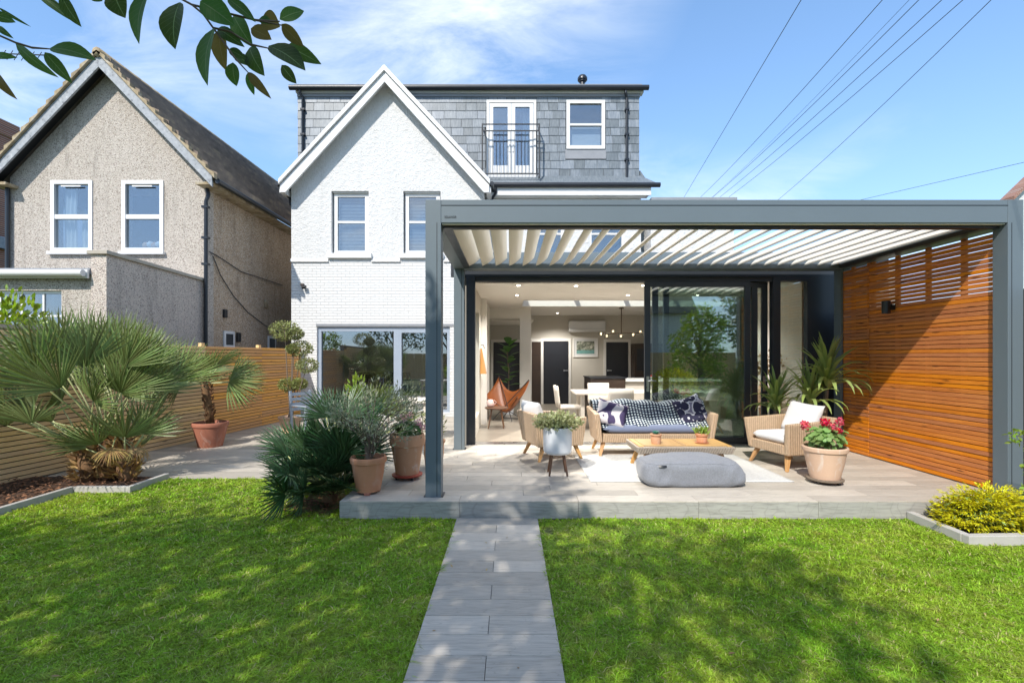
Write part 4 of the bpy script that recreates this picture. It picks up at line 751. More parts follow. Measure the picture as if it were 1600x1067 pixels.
MB().grid(lambda u, v: (-.62 + (.03 + .10*(1-v))*math.sin(math.pi*u)*1.0 + .01, 9.9 - (.04 + .13*(1-v))*math.cos(math.pi*u) - .0, 1.27 + .52*v), 10, 6).build('cloth', M['orange_cloth'], t, smooth=True); MB().tube([(-.60, 9.9, 1.86), (-.55, 9.9, 1.86), (-.53, 9.9, 1.79)], .008, 6).build('hook', M['black'], t)
fl = thing('fiddle_leaf_plant', (-.05, 12.0, FL), 'tall fiddle leaf plant behind the butterfly chair', 'plant'); MB().lathe([(.13, 0), (.17, .28), (.15, .28), (.14, .25)], (-.05, 12.0, FL), 18).build('pot', M['white_pot'], fl, smooth=40); MB().tube([(-.05, 12, FL + .2), (-.03, 12, 1.2), (-.08, 12, 1.85)], .016, 8).build('stem', M['bark_mat'], fl)
def leaf_blade(L, W, nseg=6, fold=.15, droop=.25, uv=False):
    b = MB(); vs = []
    for i in range(nseg + 1):
        t_ = i/nseg; w = W*(math.sin(math.pi*min(1, t_*.93 + .04))**.75)*(.75 + .5*t_ if not uv else 1)*.5; z = -droop*L*t_*t_
        for s in (-1, 0, 1): vs.append((s*w, L*t_, z + abs(s)*w*fold))
    return b.add(vs, [(i*3+j, i*3+j+1, (i+1)*3+j+1, (i+1)*3+j) for i in range(nseg) for j in (0, 1)])
FM = mesh_of(leaf_blade(.30, .20), 'leaf', M['ficus'], 0, True)
for k in range(20):
    a = k*2.4; z = 1.05 + .055*k; d = Vector((math.cos(a), math.sin(a)*.8, .35 + .03*k)).normalized(); inst('leaf', FM, fl, (-.05 + .03*math.cos(a), 12.0, z - .15), d.to_track_quat('Y', 'Z'), (1.0,)*3)
va = thing('dried_flower_vase', (4.62, 8.75, FL), 'tall stoneware vase of dried brown flowers behind the narrow side window', 'vase'); MB().box(4.45, 4.80, 8.6, 8.95, FL, .72).build('plinth', M['column'], va); MB().lathe([(.07, 0), (.12, .08), (.135, .22), (.08, .36), (.06, .42), (.07, .44)], (4.62, 8.75, .721), 18).build('vase', M['terracotta_pale'], va, smooth=True)
P = np.concatenate([np.array([[4.62, 8.75, 1.15]]) + rand_dirs(60, 1.4)*(.15 + .42*rng.random((60, 1))) for _ in range(9)]); V, T = leaf_arrays(P, rand_dirs(len(P), .8), rand_dirs(len(P)), .05, .025); tri_mesh('dried_flowers', V, T, M['dried'], va)

# ------------------------------------------------------------------ pergola
pg = thing('louvred_pergola', (2.2, 4.94, DECK), 'anthracite aluminium pergola with open cream louvred roof over the deck', 'pergola')
QX0, QX1, QX2, QX3 = -.872, -.711, 5.125, 5.285; QZ0, QZ1 = 3.006, 3.243; QY0, QY1, QY2, QY3 = 4.94, 5.10, 7.44, 7.60
def post(x0, x1, y0, y1, inner):
    p = MB().box(x0, x1, y0, y1, DECK, QZ1).build('post', M['anth'], pg, bevel=.004)
    s = x1 - .045 if inner > 0 else x0 + .035
    MB().box(s, s + .006, y0 - .0015, y0 + .002, DECK + .01, QZ0).build('seam', M['black'], p)
    MB().box(x0 - .02, x1 + .02, y0 + .01, y1 + .02, DECK, DECK + .008).build('foot_plate', M['anth_dark'], p)
post(QX0, QX1, QY0, QY1, 1); post(QX2, QX3, QY0, QY1, -1); post(QX0, QX1, QY2, QY3, 1); post(QX2, QX3, QY2, QY3, -1)
fb = MB().box(QX1 + .001, QX2 - .001, QY0 + .002, QY1, QZ0, QZ1 - .001).build('front_beam', M['anth'], pg, bevel=.003)
MB().box(QX1 + .002, QX2 - .002, QY0 - .003, QY0 + .0015, QZ1 - .060, QZ1 - .056).build('groove', M['anth_dark'], fb); MB().box(QX1 + .01, QX2 - .01, QY0 + .02, QY0 + .06, QZ0 - .012, QZ0 - .001).build('trim_strip', M['louvre'], fb)
MB().box(QX1 + .02, QX2 - .02, QY0 + .07, QY1 - .01, QZ0 - .035, QZ0 - .001).build('screen_slot', M['black'], fb)
MB().box(QX1 + .001, QX2 - .001, QY2, QY3, QZ0 - .03, QZ1 - .001).build('back_beam', M['anth'], pg, bevel=.003); MB().box(QX1 + .001, QX2 - .001, QY2 - .09, QY2 - .001, QZ0 - .03, QZ0 + .04).build('rain_gutter', M['anth'], pg)
for x0, x1, s in ((QX0 + .002, QX1 - .002, 1), (QX2 + .002, QX3 - .002, -1)):
    MB().box(x0, x1, QY1 + .001, QY2 - .001, QZ0 - .02, QZ1 - .001).build('side_beam', M['anth'], pg, bevel=.003)
    MB().box(*((x1 + .001, x1 + .09) if s > 0 else (x0 - .09, x0 - .001)), QY1 + .001, QY2 - .092, QZ0 - .02, QZ0 + .03).build('rain_gutter', M['anth_dark'], pg)
ch, tl = .212, R(35); prof = []
for i in range(9): u = i/8 - .5; prof.append((u*ch, (.026*math.cos(math.pi*u) + .003)))
for i in range(8, -1, -1): u = i/8 - .5; prof.append((u*ch, -.014*math.cos(math.pi*u) - .003))
pr = [(x*math.cos(tl) - z*math.sin(tl), x*math.sin(tl) + z*math.cos(tl)) for x, z in prof]
LM = mesh_of(MB().prism(pr, -(QY2 - .1 - QY1)/2, (QY2 - .1 - QY1)/2, 'y'), 'louvre', M['louvre']); x = QX1 + .17
while x < QX2 - .12: inst('louvre', LM, pg, (x, (QY1 + QY2 - .1)/2 + .01, 3.075)); x += .205
tx = bpy.data.curves.new('beam_lettering', 'FONT'); tx.body = 'SOLANOR'; tx.size = .034; tx.extrude = .0006; to = bpy.data.objects.new('beam_lettering', tx); C.objects.link(to)
bpy.context.view_layer.update(); dg = bpy.context.evaluated_depsgraph_get(); me = bpy.data.meshes.new_from_object(to.evaluated_get(dg)); bpy.data.objects.remove(to)
me.materials.clear(); me.materials.append(M['black']); inst('lettering', me, fb, (at(694.5, 0, QY0).x, QY0 - .0006, at(0, 341, QY0).z), (R(90), 0, 0), (.78, 1, 1))
# slatted cedar screen
scn = thing('slatted_screen', (5.17, 6.3, DECK), 'orange oiled timber slat screen closing the right side of the pergola', 'screen')
for (y0, y1) in ((5.0, 6.905), (6.912, 7.59)):
    me = mesh_of(MB().box(-.011, .011, -(y1-y0)/2, (y1-y0)/2, -.0222, .0222), 'slat', M['slat'], .003)
    for k in range(56):
        z = DECK + .035 + k*.0510
        if z < 2.965: inst('slat', me, scn, (5.175 + random.uniform(-.003, .003), (y0+y1)/2, z + random.uniform(-.002, .002)), (0, random.uniform(-.02, .02), 0))
for y in (5.03, 5.5, 5.97, 6.44, 6.87, 6.95, 7.27, 7.56): MB().box(5.19, 5.22, y - .03, y + .03, DECK, 2.98).build('batten', M['slat'], scn)
bf = thing('boundary_fence', (5.75, 6.2, 0), 'dark boarded boundary fence standing behind the orange slat screen', 'fence')
for k in range(26):
    y = 3.9 + .15*k; MB().box(5.62, 5.64, y + .002, y + .148, 0, 2.36 + .01*(k % 2)).build('board', M['fence_back'], bf)
wlm = thing('wall_lamp', (5.16, 6.46, 2.29), 'black cylinder wall lamp fixed on the orange slat screen', 'lamp'); MB().lathe([(.045, -.085), (.05, -.085), (.05, .085), (.045, .085)], (5.06, 6.46, 2.29), 18).build('lamp_body', M['black'], wlm, smooth=40); MB().box(5.105, 5.163, 6.43, 6.49, 2.255, 2.325).build('bracket', M['black'], wlm)
# left slatted fence
fc = thing('slatted_fence', (-6.1, 8.5, 0), 'tan horizontal slat timber fence along the left boundary', 'fence')
ang = math.atan(.118); pan = [(2.3, 4.1), (4.1, 5.9), (5.9, 7.7), (7.7, 9.45), (9.45, 11.2), (11.2, 12.82)]
for i, (y0, y1) in enumerate(pan):
    L = (y1 - y0)/math.cos(ang) - .006; ym = (y0+y1)/2; me = mesh_of(MB().box(-.010, .010, -L/2, L/2, -.0275, .0275), 'slat', M['fence_slat_far' if i >= 4 else 'fence_slat'], .003)
    for k in range(27 + (2 if i < 3 else 0)): inst('slat', me, fc, (FX(ym) + .02, ym, .04 + k*.0675), (0, 0, -ang))
    q = MB().obox((FX(ym) - .016, ym, .93), (.012, L, 1.78), Matrix.Rotation(-ang, 4, 'Z')).build('backing_board', M['fence_back'], fc)
    MB().obox((FX(y1) - .06, y1, .95), (.07, .09, 1.88), Matrix.Rotation(-ang, 4, 'Z')).build('post', M['fence_slat'], fc)
of = thing('old_trellis_fence', (-6.75, 5.5, 0), 'weathered grey capped old fence standing behind the left slat fence', 'fence')
for k in range(16):
    y = 2.6 + .3*k; MB().box(FX(y) - .30, FX(y) - .27, y, y + .29, 0, 2.0).build('board', M['peeling'] if k % 3 == 0 else M['coping'], of)
MB().hexa([(FX(2.5) - .35, 2.5, 2.003), (FX(2.5) - .22, 2.5, 2.003), (FX(7.5) - .22, 7.5, 2.003), (FX(7.5) - .35, 7.5, 2.003)], [(FX(2.5) - .35, 2.5, 2.05), (FX(2.5) - .22, 2.5, 2.05), (FX(7.5) - .22, 7.5, 2.05), (FX(7.5) - .35, 7.5, 2.05)]).build('capping_rail', M['coping'], of)
# ------------------------------------------------------------------ lounge furniture
def set_uv(o, fn):
    me = o.data; uv = me.uv_layers.new(name='UVMap')
    for lp in me.loops: uv.data[lp.index].uv = fn(lp.vertex_index)
def pillow_mb(w, h, t, n=14, pinch=.07, pw=.42):
    b = MB()
    def pt(u, v, s):
        u = 2*u - 1; v = 2*v - 1; x = w/2*u*(1 - pinch*(1 - v*v)*abs(u)); y = h/2*v*(1 - pinch*(1 - u*u)*abs(v))
        z = s*t/2*max(0, (1 - u**4)*(1 - v**4))**pw*(1 + .06*math.sin(3*u + 2*v) + .05*math.sin(5*v - u)); return (x, y, z)
    b.grid(lambda u, v: pt(u, v, 1), n, n); b.grid(lambda u, v: pt(1 - u, v, -1), n, n); return b
def seat_unit(name, loc, rz, W, Dp, label, cat, arm_h=.62, back_h=.66, seat_m='pale_cushion', group=None):
    t = local(thing(name, loc, label, cat, group, rz)); wb, wt, th = W/2 - .05, W/2 + .005, .075; d0, d1 = -Dp/2, Dp/2; z0 = .20
    for s in (-1, 1):
        MB().hexa([(s*wb, d0 + .04, z0), (s*(wb-th), d0 + .04, z0), (s*(wb-th), d1 - .05, z0), (s*wb, d1 - .05, z0)][::s], [(s*wt, d0, arm_h - .02), (s*(wt-th), d0, arm_h - .02), (s*(wt-th), d1 + .03, arm_h + .02), (s*wt, d1 + .03, arm_h + .02)][::s]).build('arm', M['wicker'], t, bevel=.016)
    MB().hexa([(-(wb-th)+.002, d1 - .125, z0 + .002), (wb-th-.002, d1 - .125, z0 + .002), (wb-th-.002, d1 - .05, z0 + .002), (-(wb-th)+.002, d1 - .05, z0 + .002)], [(-(wt-th)+.002, d1 - .05, back_h), (wt-th-.002, d1 - .05, back_h), (wt-th-.002, d1 + .028, back_h), (-(wt-th)+.002, d1 + .028, back_h)]).build('backrest', M['wicker'], t, bevel=.016)
    MB().hexa([(-(wb-th)+.002, d0 + .045, z0 + .001), (wb-th-.002, d0 + .045, z0 + .001), (wb-th-.002, d1 - .127, z0 + .001), (-(wb-th)+.002, d1 - .127, z0 + .001)], [(-(wb-th)+.002, d0 + .03, .325), (wb-th-.002, d0 + .03, .325), (wb-th-.002, d1 - .12, .325), (-(wb-th)+.002, d1 - .12, .325)]).build('seat_rail', M['wicker'], t, bevel=.012)
    for sx in (-1, 1):
        for sy in (-1, 1):
            p0 = Vector((sx*(wb - .10), (d0 + .13) if sy < 0 else (d1 - .16), z0 + .01)); p1 = Vector((sx*(wb - .03), (d0 + .05) if sy < 0 else (d1 - .07), 0)); a, b = .030, .017
            MB().hexa([(p1.x-b, p1.y-b, 0), (p1.x+b, p1.y-b, 0), (p1.x+b, p1.y+b, 0), (p1.x-b, p1.y+b, 0)], [(p0.x-a, p0.y-a, p0.z), (p0.x+a, p0.y-a, p0.z), (p0.x+a, p0.y+a, p0.z), (p0.x-a, p0.y+a, p0.z)]).build('leg', M['teak'], t, bevel=.004)
    sw_ = 2*(wb - th) - .01; b = MB(); n = 10
    pm = pillow_mb(sw_, Dp - .15, .13, 16, .01, .22); pm.v = [(x, y - .03, z + .39) for x, y, z in pm.v]; pm.build('seat_cushion', M[seat_m], t, smooth=True, weld=True)
    return t
D = DECK
seat_unit('wicker_armchair', (.60, 6.98, D), R(90 + 17), .80, .76, 'wicker armchair seen from the side behind the white planter', 'armchair', group='wicker armchairs')
seat_unit('wicker_armchair', (3.74, 6.42, D), R(-90 + 12), .82, .78, 'wicker armchair facing left in front of the yuccas', 'armchair', group='wicker armchairs')
seat_unit('wicker_sofa', (2.11, 7.27, D), 0, 1.78, .74, 'wicker sofa with blue seat cushion and a checked throw', 'sofa', .64, .70, 'blue_cushion')
def cushion(name, loc, rot, w, h, t, m, label):
    o = pillow_mb(w, h, t).build(name, M[m], None, smooth=True, weld=True); o.location = loc; o.rotation_euler = rot; WL[o.name] = Vector((0,0,0)); return tag(o, label, 'cushion', 'loose cushions')
cushion('cushion', (.34, 6.92, D + .60), (R(72), 0, R(90 + 17 + 8)), .50, .44, .17, 'pale_cushion', 'pale cushion on the armchair behind the white planter')
cushion('cushion', (3.93, 6.46, D + .62), (R(68), R(4), R(-90 + 16)), .52, .44, .18, 'pale_cushion', 'pale cushion on the armchair in front of the yuccas')
cushion('cushion', (1.50, 7.10, D + .60), (R(60), R(16), R(-6)), .46, .40, .16, 'swirl', 'purple and white swirl cushion at the left end of the sofa')
cushion('cushion', (2.71, 7.19, D + .635), (R(66), R(-17), R(12)), .46, .44, .16, 'floral', 'dark cushion with white poppy outlines at the right end of the sofa')
# checked throw over the sofa back
prof = [(6.985, .452), (7.03, .475), (7.12, .52), (7.20, .60), (7.27, .70), (7.33, .775), (7.40, .80), (7.50, .805), (7.60, .79), (7.66, .74), (7.67, .62), (7.675, .50)]
cum = [0]
for a, b in zip(prof, prof[1:]): cum.append(cum[-1] + math.dist(a, b))
NU = 60
def throw(u, v):
    s = v*cum[-1]; i = max(k for k in range(len(cum)) if cum[k] <= s + 1e-9); i = min(i, len(prof)-2); f = (s - cum[i])/(cum[i+1] - cum[i]); y = prof[i][0]*(1-f) + prof[i+1][0]*f; z = prof[i][1]*(1-f) + prof[i+1][1]*f
    x = 1.26 + 1.68*u; z += .016*math.sin(x*7 + 1) * (.3 + v) + .012*math.sin(x*17 + v*5) + .02*math.sin(x*2.2)*(v > .3); y += .014*math.sin(x*9 + v*8); return (x, y, D + z - .02)
o = MB().grid(throw, NU, 40).build('checked_throw', M['gingham'], None, smooth=True); tag(o, 'black and white checked throw draped over the sofa back', 'throw')
set_uv(o, lambda i: ((i % (NU+1))/NU*1.68/.046, (i//(NU+1))/40*cum[-1]/.046)); md = o.modifiers.new('Solidify', 'SOLIDIFY'); md.thickness = .008
MB()
bcush = pillow_mb(1.50, .40, .07, 16, .01, .25); R3 = Matrix.Rotation(R(62), 3, 'X'); bcush.v = [tuple(R3 @ Vector(v) + Vector((2.11, 7.36, D + .54))) for v in bcush.v]
tag(bcush.build('sofa_back_cushion', M['blue_cushion'], None, smooth=True, weld=True), 'long blue back cushion of the sofa under the checked throw', 'cushion')
# coffee table
ct = thing('coffee_table', (2.18, 6.24, D), 'low wicker coffee table with teak inset top and slanted legs', 'table')
tx0, tx1, ty0, ty1, tz0, tz1 = 1.57, 2.80, 5.93, 6.56, D + .235, D + .325
MB().hexa([(tx0 + .03, ty0 + .03, tz0), (tx1 - .03, ty0 + .03, tz0), (tx1 - .03, ty1 - .03, tz0), (tx0 + .03, ty1 - .03, tz0)], [(tx0, ty0, tz1), (tx1, ty0, tz1), (tx1, ty1, tz1), (tx0, ty1, tz1)]).build('wicker_frame', M['wicker_grey'], ct, bevel=.012)
for a, b in ((tx0 + .10, 2.165), (2.205, tx1 - .10)): MB().box(a, b, ty0 + .08, ty1 - .08, tz1 + .001, tz1 + .014).build('top_board', M['teak_top'], ct, bevel=.003)
MB().box(2.167, 2.203, ty0 + .08, ty1 - .08, tz1 + .001, tz1 + .017).build('cross_bar', M['teak_top'], ct)
for xx in (tx0 + .03, tx0 + .065, tx1 - .065, tx1 - .03)[1:3]: MB().box(xx - .03, xx + .03, ty0 + .045, ty1 - .045, tz1 + .001, tz1 + .010).build('edge_board', M['teak_top'], ct)
for sx, x in ((-1, tx0 + .16), (1, tx1 - .16)):
    for sy, y in ((-1, ty0 + .12), (1, ty1 - .12)):
        p = Vector((x - sx*-.09, y + sy*.05, D)); q = Vector((x, y, tz0 + .005)); p.x = x + sx*.09; a, b = .032, .02
        MB().hexa([(p.x-b, p.y-b, D), (p.x+b, p.y-b, D), (p.x+b, p.y+b, D), (p.x-b, p.y+b, D)], [(q.x-a, q.y-a, q.z), (q.x+a, q.y-a, q.z), (q.x+a, q.y+a, q.z), (q.x-a, q.y+a, q.z)]).build('leg', M['teak'], ct, bevel=.004)
# rug and pouf
o = MB().grid(lambda u, v: (.93 + 2.35*u, 5.54 + 1.5*v, D + .010 + .0025*math.sin(u*31)*math.sin(v*23)), 60, 40).build('rug', M['rug'], None, smooth=True); md = o.modifiers.new('Solidify', 'SOLIDIFY'); md.thickness = .009; tag(o, 'cream textured rug under the coffee table', 'rug')
pf = thing('floor_pouf', (2.06, 5.53, D), 'large grey woven floor pouf in front of the coffee table', 'pouf'); b = MB(); sg = lambda c, e: math.copysign(abs(c)**e, c)
def pouf(u, v):
    th = (u - .5)*2*math.pi; ph = (v - .5)*math.pi; k = sg(math.cos(ph), .34); x = .575*k*sg(math.cos(th), .36); y = .27*k*sg(math.sin(th), .36); z = .158*sg(math.sin(ph), .48)
    top = max(0, z/.158); z += top*(.012*math.sin(x*7 + 1) - .05*max(0, -x - .15) + .012*math.sin(y*11 + x*4) - .02*max(0, x - .3)); x *= 1 - .07*top; x -= .03*top
    w = 1 - abs(2*v - 1); x += .010*w*math.sin(y*17 + z*9); y += w*(.010*math.sin(x*13 + z*16) + .006*math.sin(x*31 - z*20)); z += .006*math.sin(x*24 + y*15)
    return (2.06 + x, 5.53 + y, max(D + .003, D + .149 + z))
b.grid(pouf, 90, 44).build('pouf_body', M['pouf'], pf, smooth=True, weld=True)
NS = 90; MB().tube([tuple(Vector(pouf(k/NS, .70)) + (Vector(pouf(k/NS, .70)) - Vector((2.06, 5.53, D + .2)))*.004) for k in range(NS + 1)], .0035, 6, False).build('piping', M['pouf'], pf, smooth=True)
MB().grid(lambda u, v: (1.63 + .09*u, 5.262 - .012*math.sin(math.pi*u) + .03*v*.4, D + .237 + .018*v), 6, 2).build('carry_handle', M['black'], pf, smooth=True)
# ------------------------------------------------------------------ pots
def pot_prof(r0, r1, h, rim=.05, lip=.018, wall=.022): return [(r0, 0), (r0 + (r1-r0)*.5, h*.5), (r1 - lip, h - rim - .006), (r1 - lip*.2, h - rim), (r1, h - rim*.6), (r1, h - rim*.2), (r1 - .008, h), (r1 - wall, h), (r1 - wall - .006, h - .03), (r1 - wall - .02, h - .06)]
def potted(name, x, y, z, r0, r1, h, m, label, cat='potted plant', rim=.05, group=None):
    t = thing(name, (x, y, z), label, cat, group); p = MB().lathe(pot_prof(r0, r1, h, rim), (x, y, z), 36, False); p.add([(x + r0*math.cos(2*math.pi*k/36), y + r0*math.sin(2*math.pi*k/36), z) for k in range(36)], [tuple(range(35, -1, -1))]); p.build('pot', M[m], t, smooth=38)
    s = MB(); s.lathe([(r1 - .045, h - .055), (r1*.5, h - .045), (.01, h - .035)], (x, y, z), 24, False); s.build('soil', M['pot_soil'], t, smooth=True); return t
def trolley(x, y, r, label, m='walnut', z=None):
    z = D if z is None else z; t = thing('plant_trolley', (x, y, z), label, 'trolley', 'wheeled plant trolleys'); MB().lathe([(r, .035), (r + .012, .04), (r + .015, .055), (r, .06), (.02, .058)], (x, y, z), 28).build('tray', M[m], t, smooth=40)
    for k in range(4): a = R(35 + 90*k); w = MB().tube([(x + (r-.03)*math.cos(a) - .012, y + (r-.03)*math.sin(a), z + .0175), (x + (r-.03)*math.cos(a) + .012, y + (r-.03)*math.sin(a), z + .0175)], .0175, 12).build('wheel', M['black' if m != 'kerb' else 'steel'], t, smooth=40)
    return z + .06
def leafy(name, t, P, Dv, N, L, W, m, bend=.15): V, T = leaf_arrays(P, Dv, N, L, W, bend); return tri_mesh(name, V, T, M[m], t)
def flower_heads(t, heads, m, r=.045, n=46):
    for i, c in enumerate(heads):
        P = np.array(c) + rand_dirs(n, .15)*r*(.6 + .4*rng.random((n, 1))); V, T = leaf_arrays(P, rand_dirs(n, .2), (P - np.array(c)), .028, .026, .1); tri_mesh('flower_head', V, T, M[m], t)
def disc_leaves(t, C0, n, rr, m, name='foliage'):          # round scalloped geranium leaves on stalks
    V = []; T = []
    for i in range(n):
        d = rand_dirs(1, .25)[0]; p = np.array(C0) + d*np.array(rr)*(.45 + .55*rng.random()); nn = (d + np.array([0, -.25, .8])); nn /= np.linalg.norm(nn); a = np.cross(nn, [0, 0, 1.0]); a /= np.linalg.norm(a) + 1e-9; b = np.cross(nn, a); r = .026 + .024*rng.random(); k0 = len(V)
        V.append(p - nn*.008)
        for k in range(12): th = 2*math.pi*k/12; q = r*(1 + .10*math.cos(6*th)); V.append(p + a*q*math.cos(th) + b*q*math.sin(th) + nn*.006*math.sin(3*th))
        T += [[k0, k0 + 1 + k, k0 + 1 + (k+1) % 12] for k in range(12)]
    return tri_mesh(name, np.array(V), np.array(T), M[m], t)
# red geranium in the bleached pot
x, y = 3.62, 5.52; z = trolley(x, y, .175, 'wheeled wooden plant trolley under the bleached geranium pot', 'bark_mat')
t = potted('geranium_pot', x, y, z, .150, .232, .36, 'terracotta_pale', 'bleached terracotta pot of bright red geraniums on the deck', rim=.05)
disc_leaves(t, (x + .02, y, z + .46), 120, (.235, .20, .14), 'geranium'); st = MB()
hd = [(x - .245, y - .02, z + .60), (x - .03, y - .05, z + .64), (x + .03, y - .08, z + .585), (x + .18, y + .02, z + .63), (x + .06, y + .1, z + .60)]
for h in hd: st.tube([(x, y, z + .34), h], .004, 5)
st.build('flower_stem', M['geranium'], t); flower_heads(t, hd, 'red_petal', .05, 60); flower_heads(t, [(x + .10, y - .1, z + .55)], 'red_petal', .035, 30)
# white planter on legs with variegated trailing plant
x, y = .585, 5.92; t = thing('white_planter', (x, y, D), 'white planter on dark wooden legs full of variegated foliage', 'planter')
MB().lathe([(.135, .255), (.165, .27), (.175, .30), (.178, .58), (.172, .585), (.165, .58), (.16, .54)], (x, y, D), 36, False).add([(x + .135*math.cos(2*math.pi*k/36), y + .135*math.sin(2*math.pi*k/36), D + .255) for k in range(36)], [tuple(range(35, -1, -1))]).build('pot', M['white_pot'], t, smooth=45); MB().lathe([(.16, .54), (.01, .55)], (x, y, D), 24, False).build('soil', M['pot_soil'], t)
for k in range(4): a = R(45 + 90*k); MB().tube([(x + .10*math.cos(a), y + .10*math.sin(a), D + .254), (x + .155*math.cos(a), y + .155*math.sin(a), D)], [.016, .011], 8).build('leg', M['walnut'], t)
P, d = blob_points(1500, (x, y, D + .645), (.31, .26, .12), .4); P = P[(P[:, 2] > D + .585) | (np.hypot(P[:, 0]-x, P[:, 1]-y) > .19)]; dd = P - np.array([x, y, D + .5]); leafy('foliage', t, P, dd + .4*rand_dirs(len(P)), rand_dirs(len(P), 1.2), .045, .028, 'ivy')
b = MB()
for k in range(40): a = k*2.4; r = .12 + .16*random.random(); b.tube([(x, y, D + .55), (x + r*.5*math.cos(a), y + r*.5*math.sin(a), D + .66), (x + r*math.cos(a), y + r*math.sin(a), D + .62)], .0025, 4)
b.build('vine_stem', M['petiole'], t)
# two little pots on the coffee table
zt = tz1 + .0145
t = potted('succulent_pot', 1.86, 6.12, zt, .055, .076, .125, 'terracotta_stain', 'small terracotta pot with a teal succulent on the coffee table', rim=.02)
P = np.array([[1.86, 6.12, zt + .115]]) + .0*rand_dirs(26); a = np.linspace(0, 22, 26); dd = np.stack([np.cos(a), np.sin(a), .35 + .04*np.arange(26)], 1); V, T = leaf_arrays(P + dd*.01, dd, np.tile([0, 0, 1.], (26, 1)), .05, .022); M['teal'] = leafmat('teal_succulent', (.06, .30, .22), None, .2, .4); tri_mesh('rosette', V, T, M['teal'], t)
t = potted('grass_lily_pot', 2.46, 6.16, zt + .012, .060, .080, .115, 'terracotta', 'small terracotta pot with upright green leaves on the coffee table', rim=.035); MB().lathe([(.075, 0), (.088, .011), (.085, .012), (.05, .006)], (2.46, 6.16, zt), 24).build('saucer', M['terracotta'], t, smooth=40)
n = 70; P = np.tile([2.46, 6.16, zt + .11], (n, 1)) + .03*rng.normal(size=(n, 3))*[1, 1, .1]; leafy('foliage', t, P, rand_dirs(n, 1.5), rand_dirs(n), .09 + .05*rng.random(n), .018, 'bright_leaf', .4)
P = np.array([2.40, 6.13, zt + .22]) + .03*rng.normal(size=(20, 3)); leafy('blossom', t, P, rand_dirs(20), rand_dirs(20), .02, .02, 'white_paint')
# ------------------------------------------------------------------ pots at the left front of the deck
x, y = -1.51, 5.12; t = potted('olive_pot', x, y, D + .028, .125, .19, .36, 'terracotta', 'terracotta pot with a twiggy olive bush at the deck corner', rim=.06)
for k in range(3): a = R(-80 + 120*k); MB().box(x + .10*math.cos(a) - .03, x + .10*math.cos(a) + .03, y + .10*math.sin(a) - .03, y + .10*math.sin(a) + .03, D, D + .0275).build('pot_foot', M['terracotta_red'], t, bevel=.006)
br = MB(); tips = []; base = Vector((x, y, D + .34))
for k in range(26):
    a = k*2.39; r = .12 + .30*math.sqrt(random.random()); tip = base + Vector((r*math.cos(a) + .06, r*math.sin(a)*.9, .30 + .52*random.random() - .5*r*r)); m1 = base.lerp(tip, .45) + Vector((-.25*r*math.cos(a), -.25*r*math.sin(a), .04)); br.tube([base + Vector((.02*math.cos(a), .02*math.sin(a), 0)), m1, tip], [.009, .005, .002], 5)
    for j in range(3): e = tip + Vector(rand_dirs(1, .3)[0])*.12; s0 = m1.lerp(tip, .3 + .2*j); br.tube([s0, e], [.003, .0015], 4); tips.append(e)
    tips.append(tip)
br.build('branches', M['bark_mat'], t); P = []
for p in tips: P.append(np.array(p) + .055*rng.normal(size=(15, 3)))
P = np.concatenate(P); leafy('foliage', t, P, (P - np.array([x, y, D + .45])) + .5*rand_dirs(len(P)), rand_dirs(len(P)), .040 + .02*rng.random(len(P)), .013, 'olive')
x, y = -1.225, 5.72; z = trolley(x, y, .165, 'red plastic wheeled plant trolley under the stained geranium pot', 'red_plastic')
t = potted('geranium_pot', x, y, z, .135, .205, .47, 'terracotta_stain', 'stained tall terracotta pot of pale pink geraniums beside the pergola post', rim=.13); disc_leaves(t, (x, y, z + .53), 90, (.20, .18, .10), 'ger_dark')
flower_heads(t, [(x - .03, y - .08, z + .66), (x + .14, y - .03, z + .60), (x + .02, y + .02, z + .69), (x + .18, y - .05, z + .55)], 'pink_petal', .045, 40)
x, y = -1.0, 6.30; t = potted('herb_pot', x, y, D, .11, .15, .36, 'terracotta_stain', 'small ribbed terracotta pot half hidden behind the pergola post', rim=.04); P, d = blob_points(400, (x, y, D + .55), (.15, .15, .22), .3); leafy('foliage', t, P, d + [0, 0, .8], rand_dirs(len(P)), .05, .012, 'topiary')
# garden table and chairs on the side patio
gt = thing('garden_table', (-2.3, 9.3, 0), 'pale garden table on the side patio behind the palms', 'table'); MB().box(-3.1, -1.5, 8.9, 9.75, .76, .80).build('tabletop', M['chair_white'], gt, bevel=.006)
for a in (-3.0, -1.6):
    for b in (9.0, 9.65): MB().box(a - .03, a + .03, b - .03, b + .03, .005, .759).build('leg', M['chair_white'], gt)
def gchair(x, y, rz, label, m='frame_grey'):
    t = local(thing('garden_chair', (x, y, .005), label, 'chair', 'slatted garden chairs', rz))
    for k in range(5): MB().box(-.22, .22, -.22 + .09*k, -.145 + .09*k, .42, .44).build('seat_slat', M[m], t)
    for k in range(4): MB().box(-.22, .22, .225 + .012*k, .243 + .012*k, .52 + .10*k, .585 + .10*k).build('back_slat', M[m], t)
    for a in (-.23, .23):
        MB().box(a - .02, a + .02, -.22, -.18, 0, .62).build('leg', M[m], t); MB().hexa([(a-.02, .20, 0), (a+.02, .20, 0), (a+.02, .24, 0), (a-.02, .24, 0)], [(a-.02, .26, .92), (a+.02, .26, .92), (a+.02, .30, .92), (a-.02, .30, .92)]).build('leg', M[m], t); MB().box(a - .025, a + .025, -.24, .26, .621, .645).build('armrest', M[m], t)
gchair(-4.08, 9.75, R(60), 'grey blue slatted garden chair below the topiary'); gchair(-1.85, 8.5, R(170), 'white slatted garden chair at the near side of the garden table', 'chair_white')
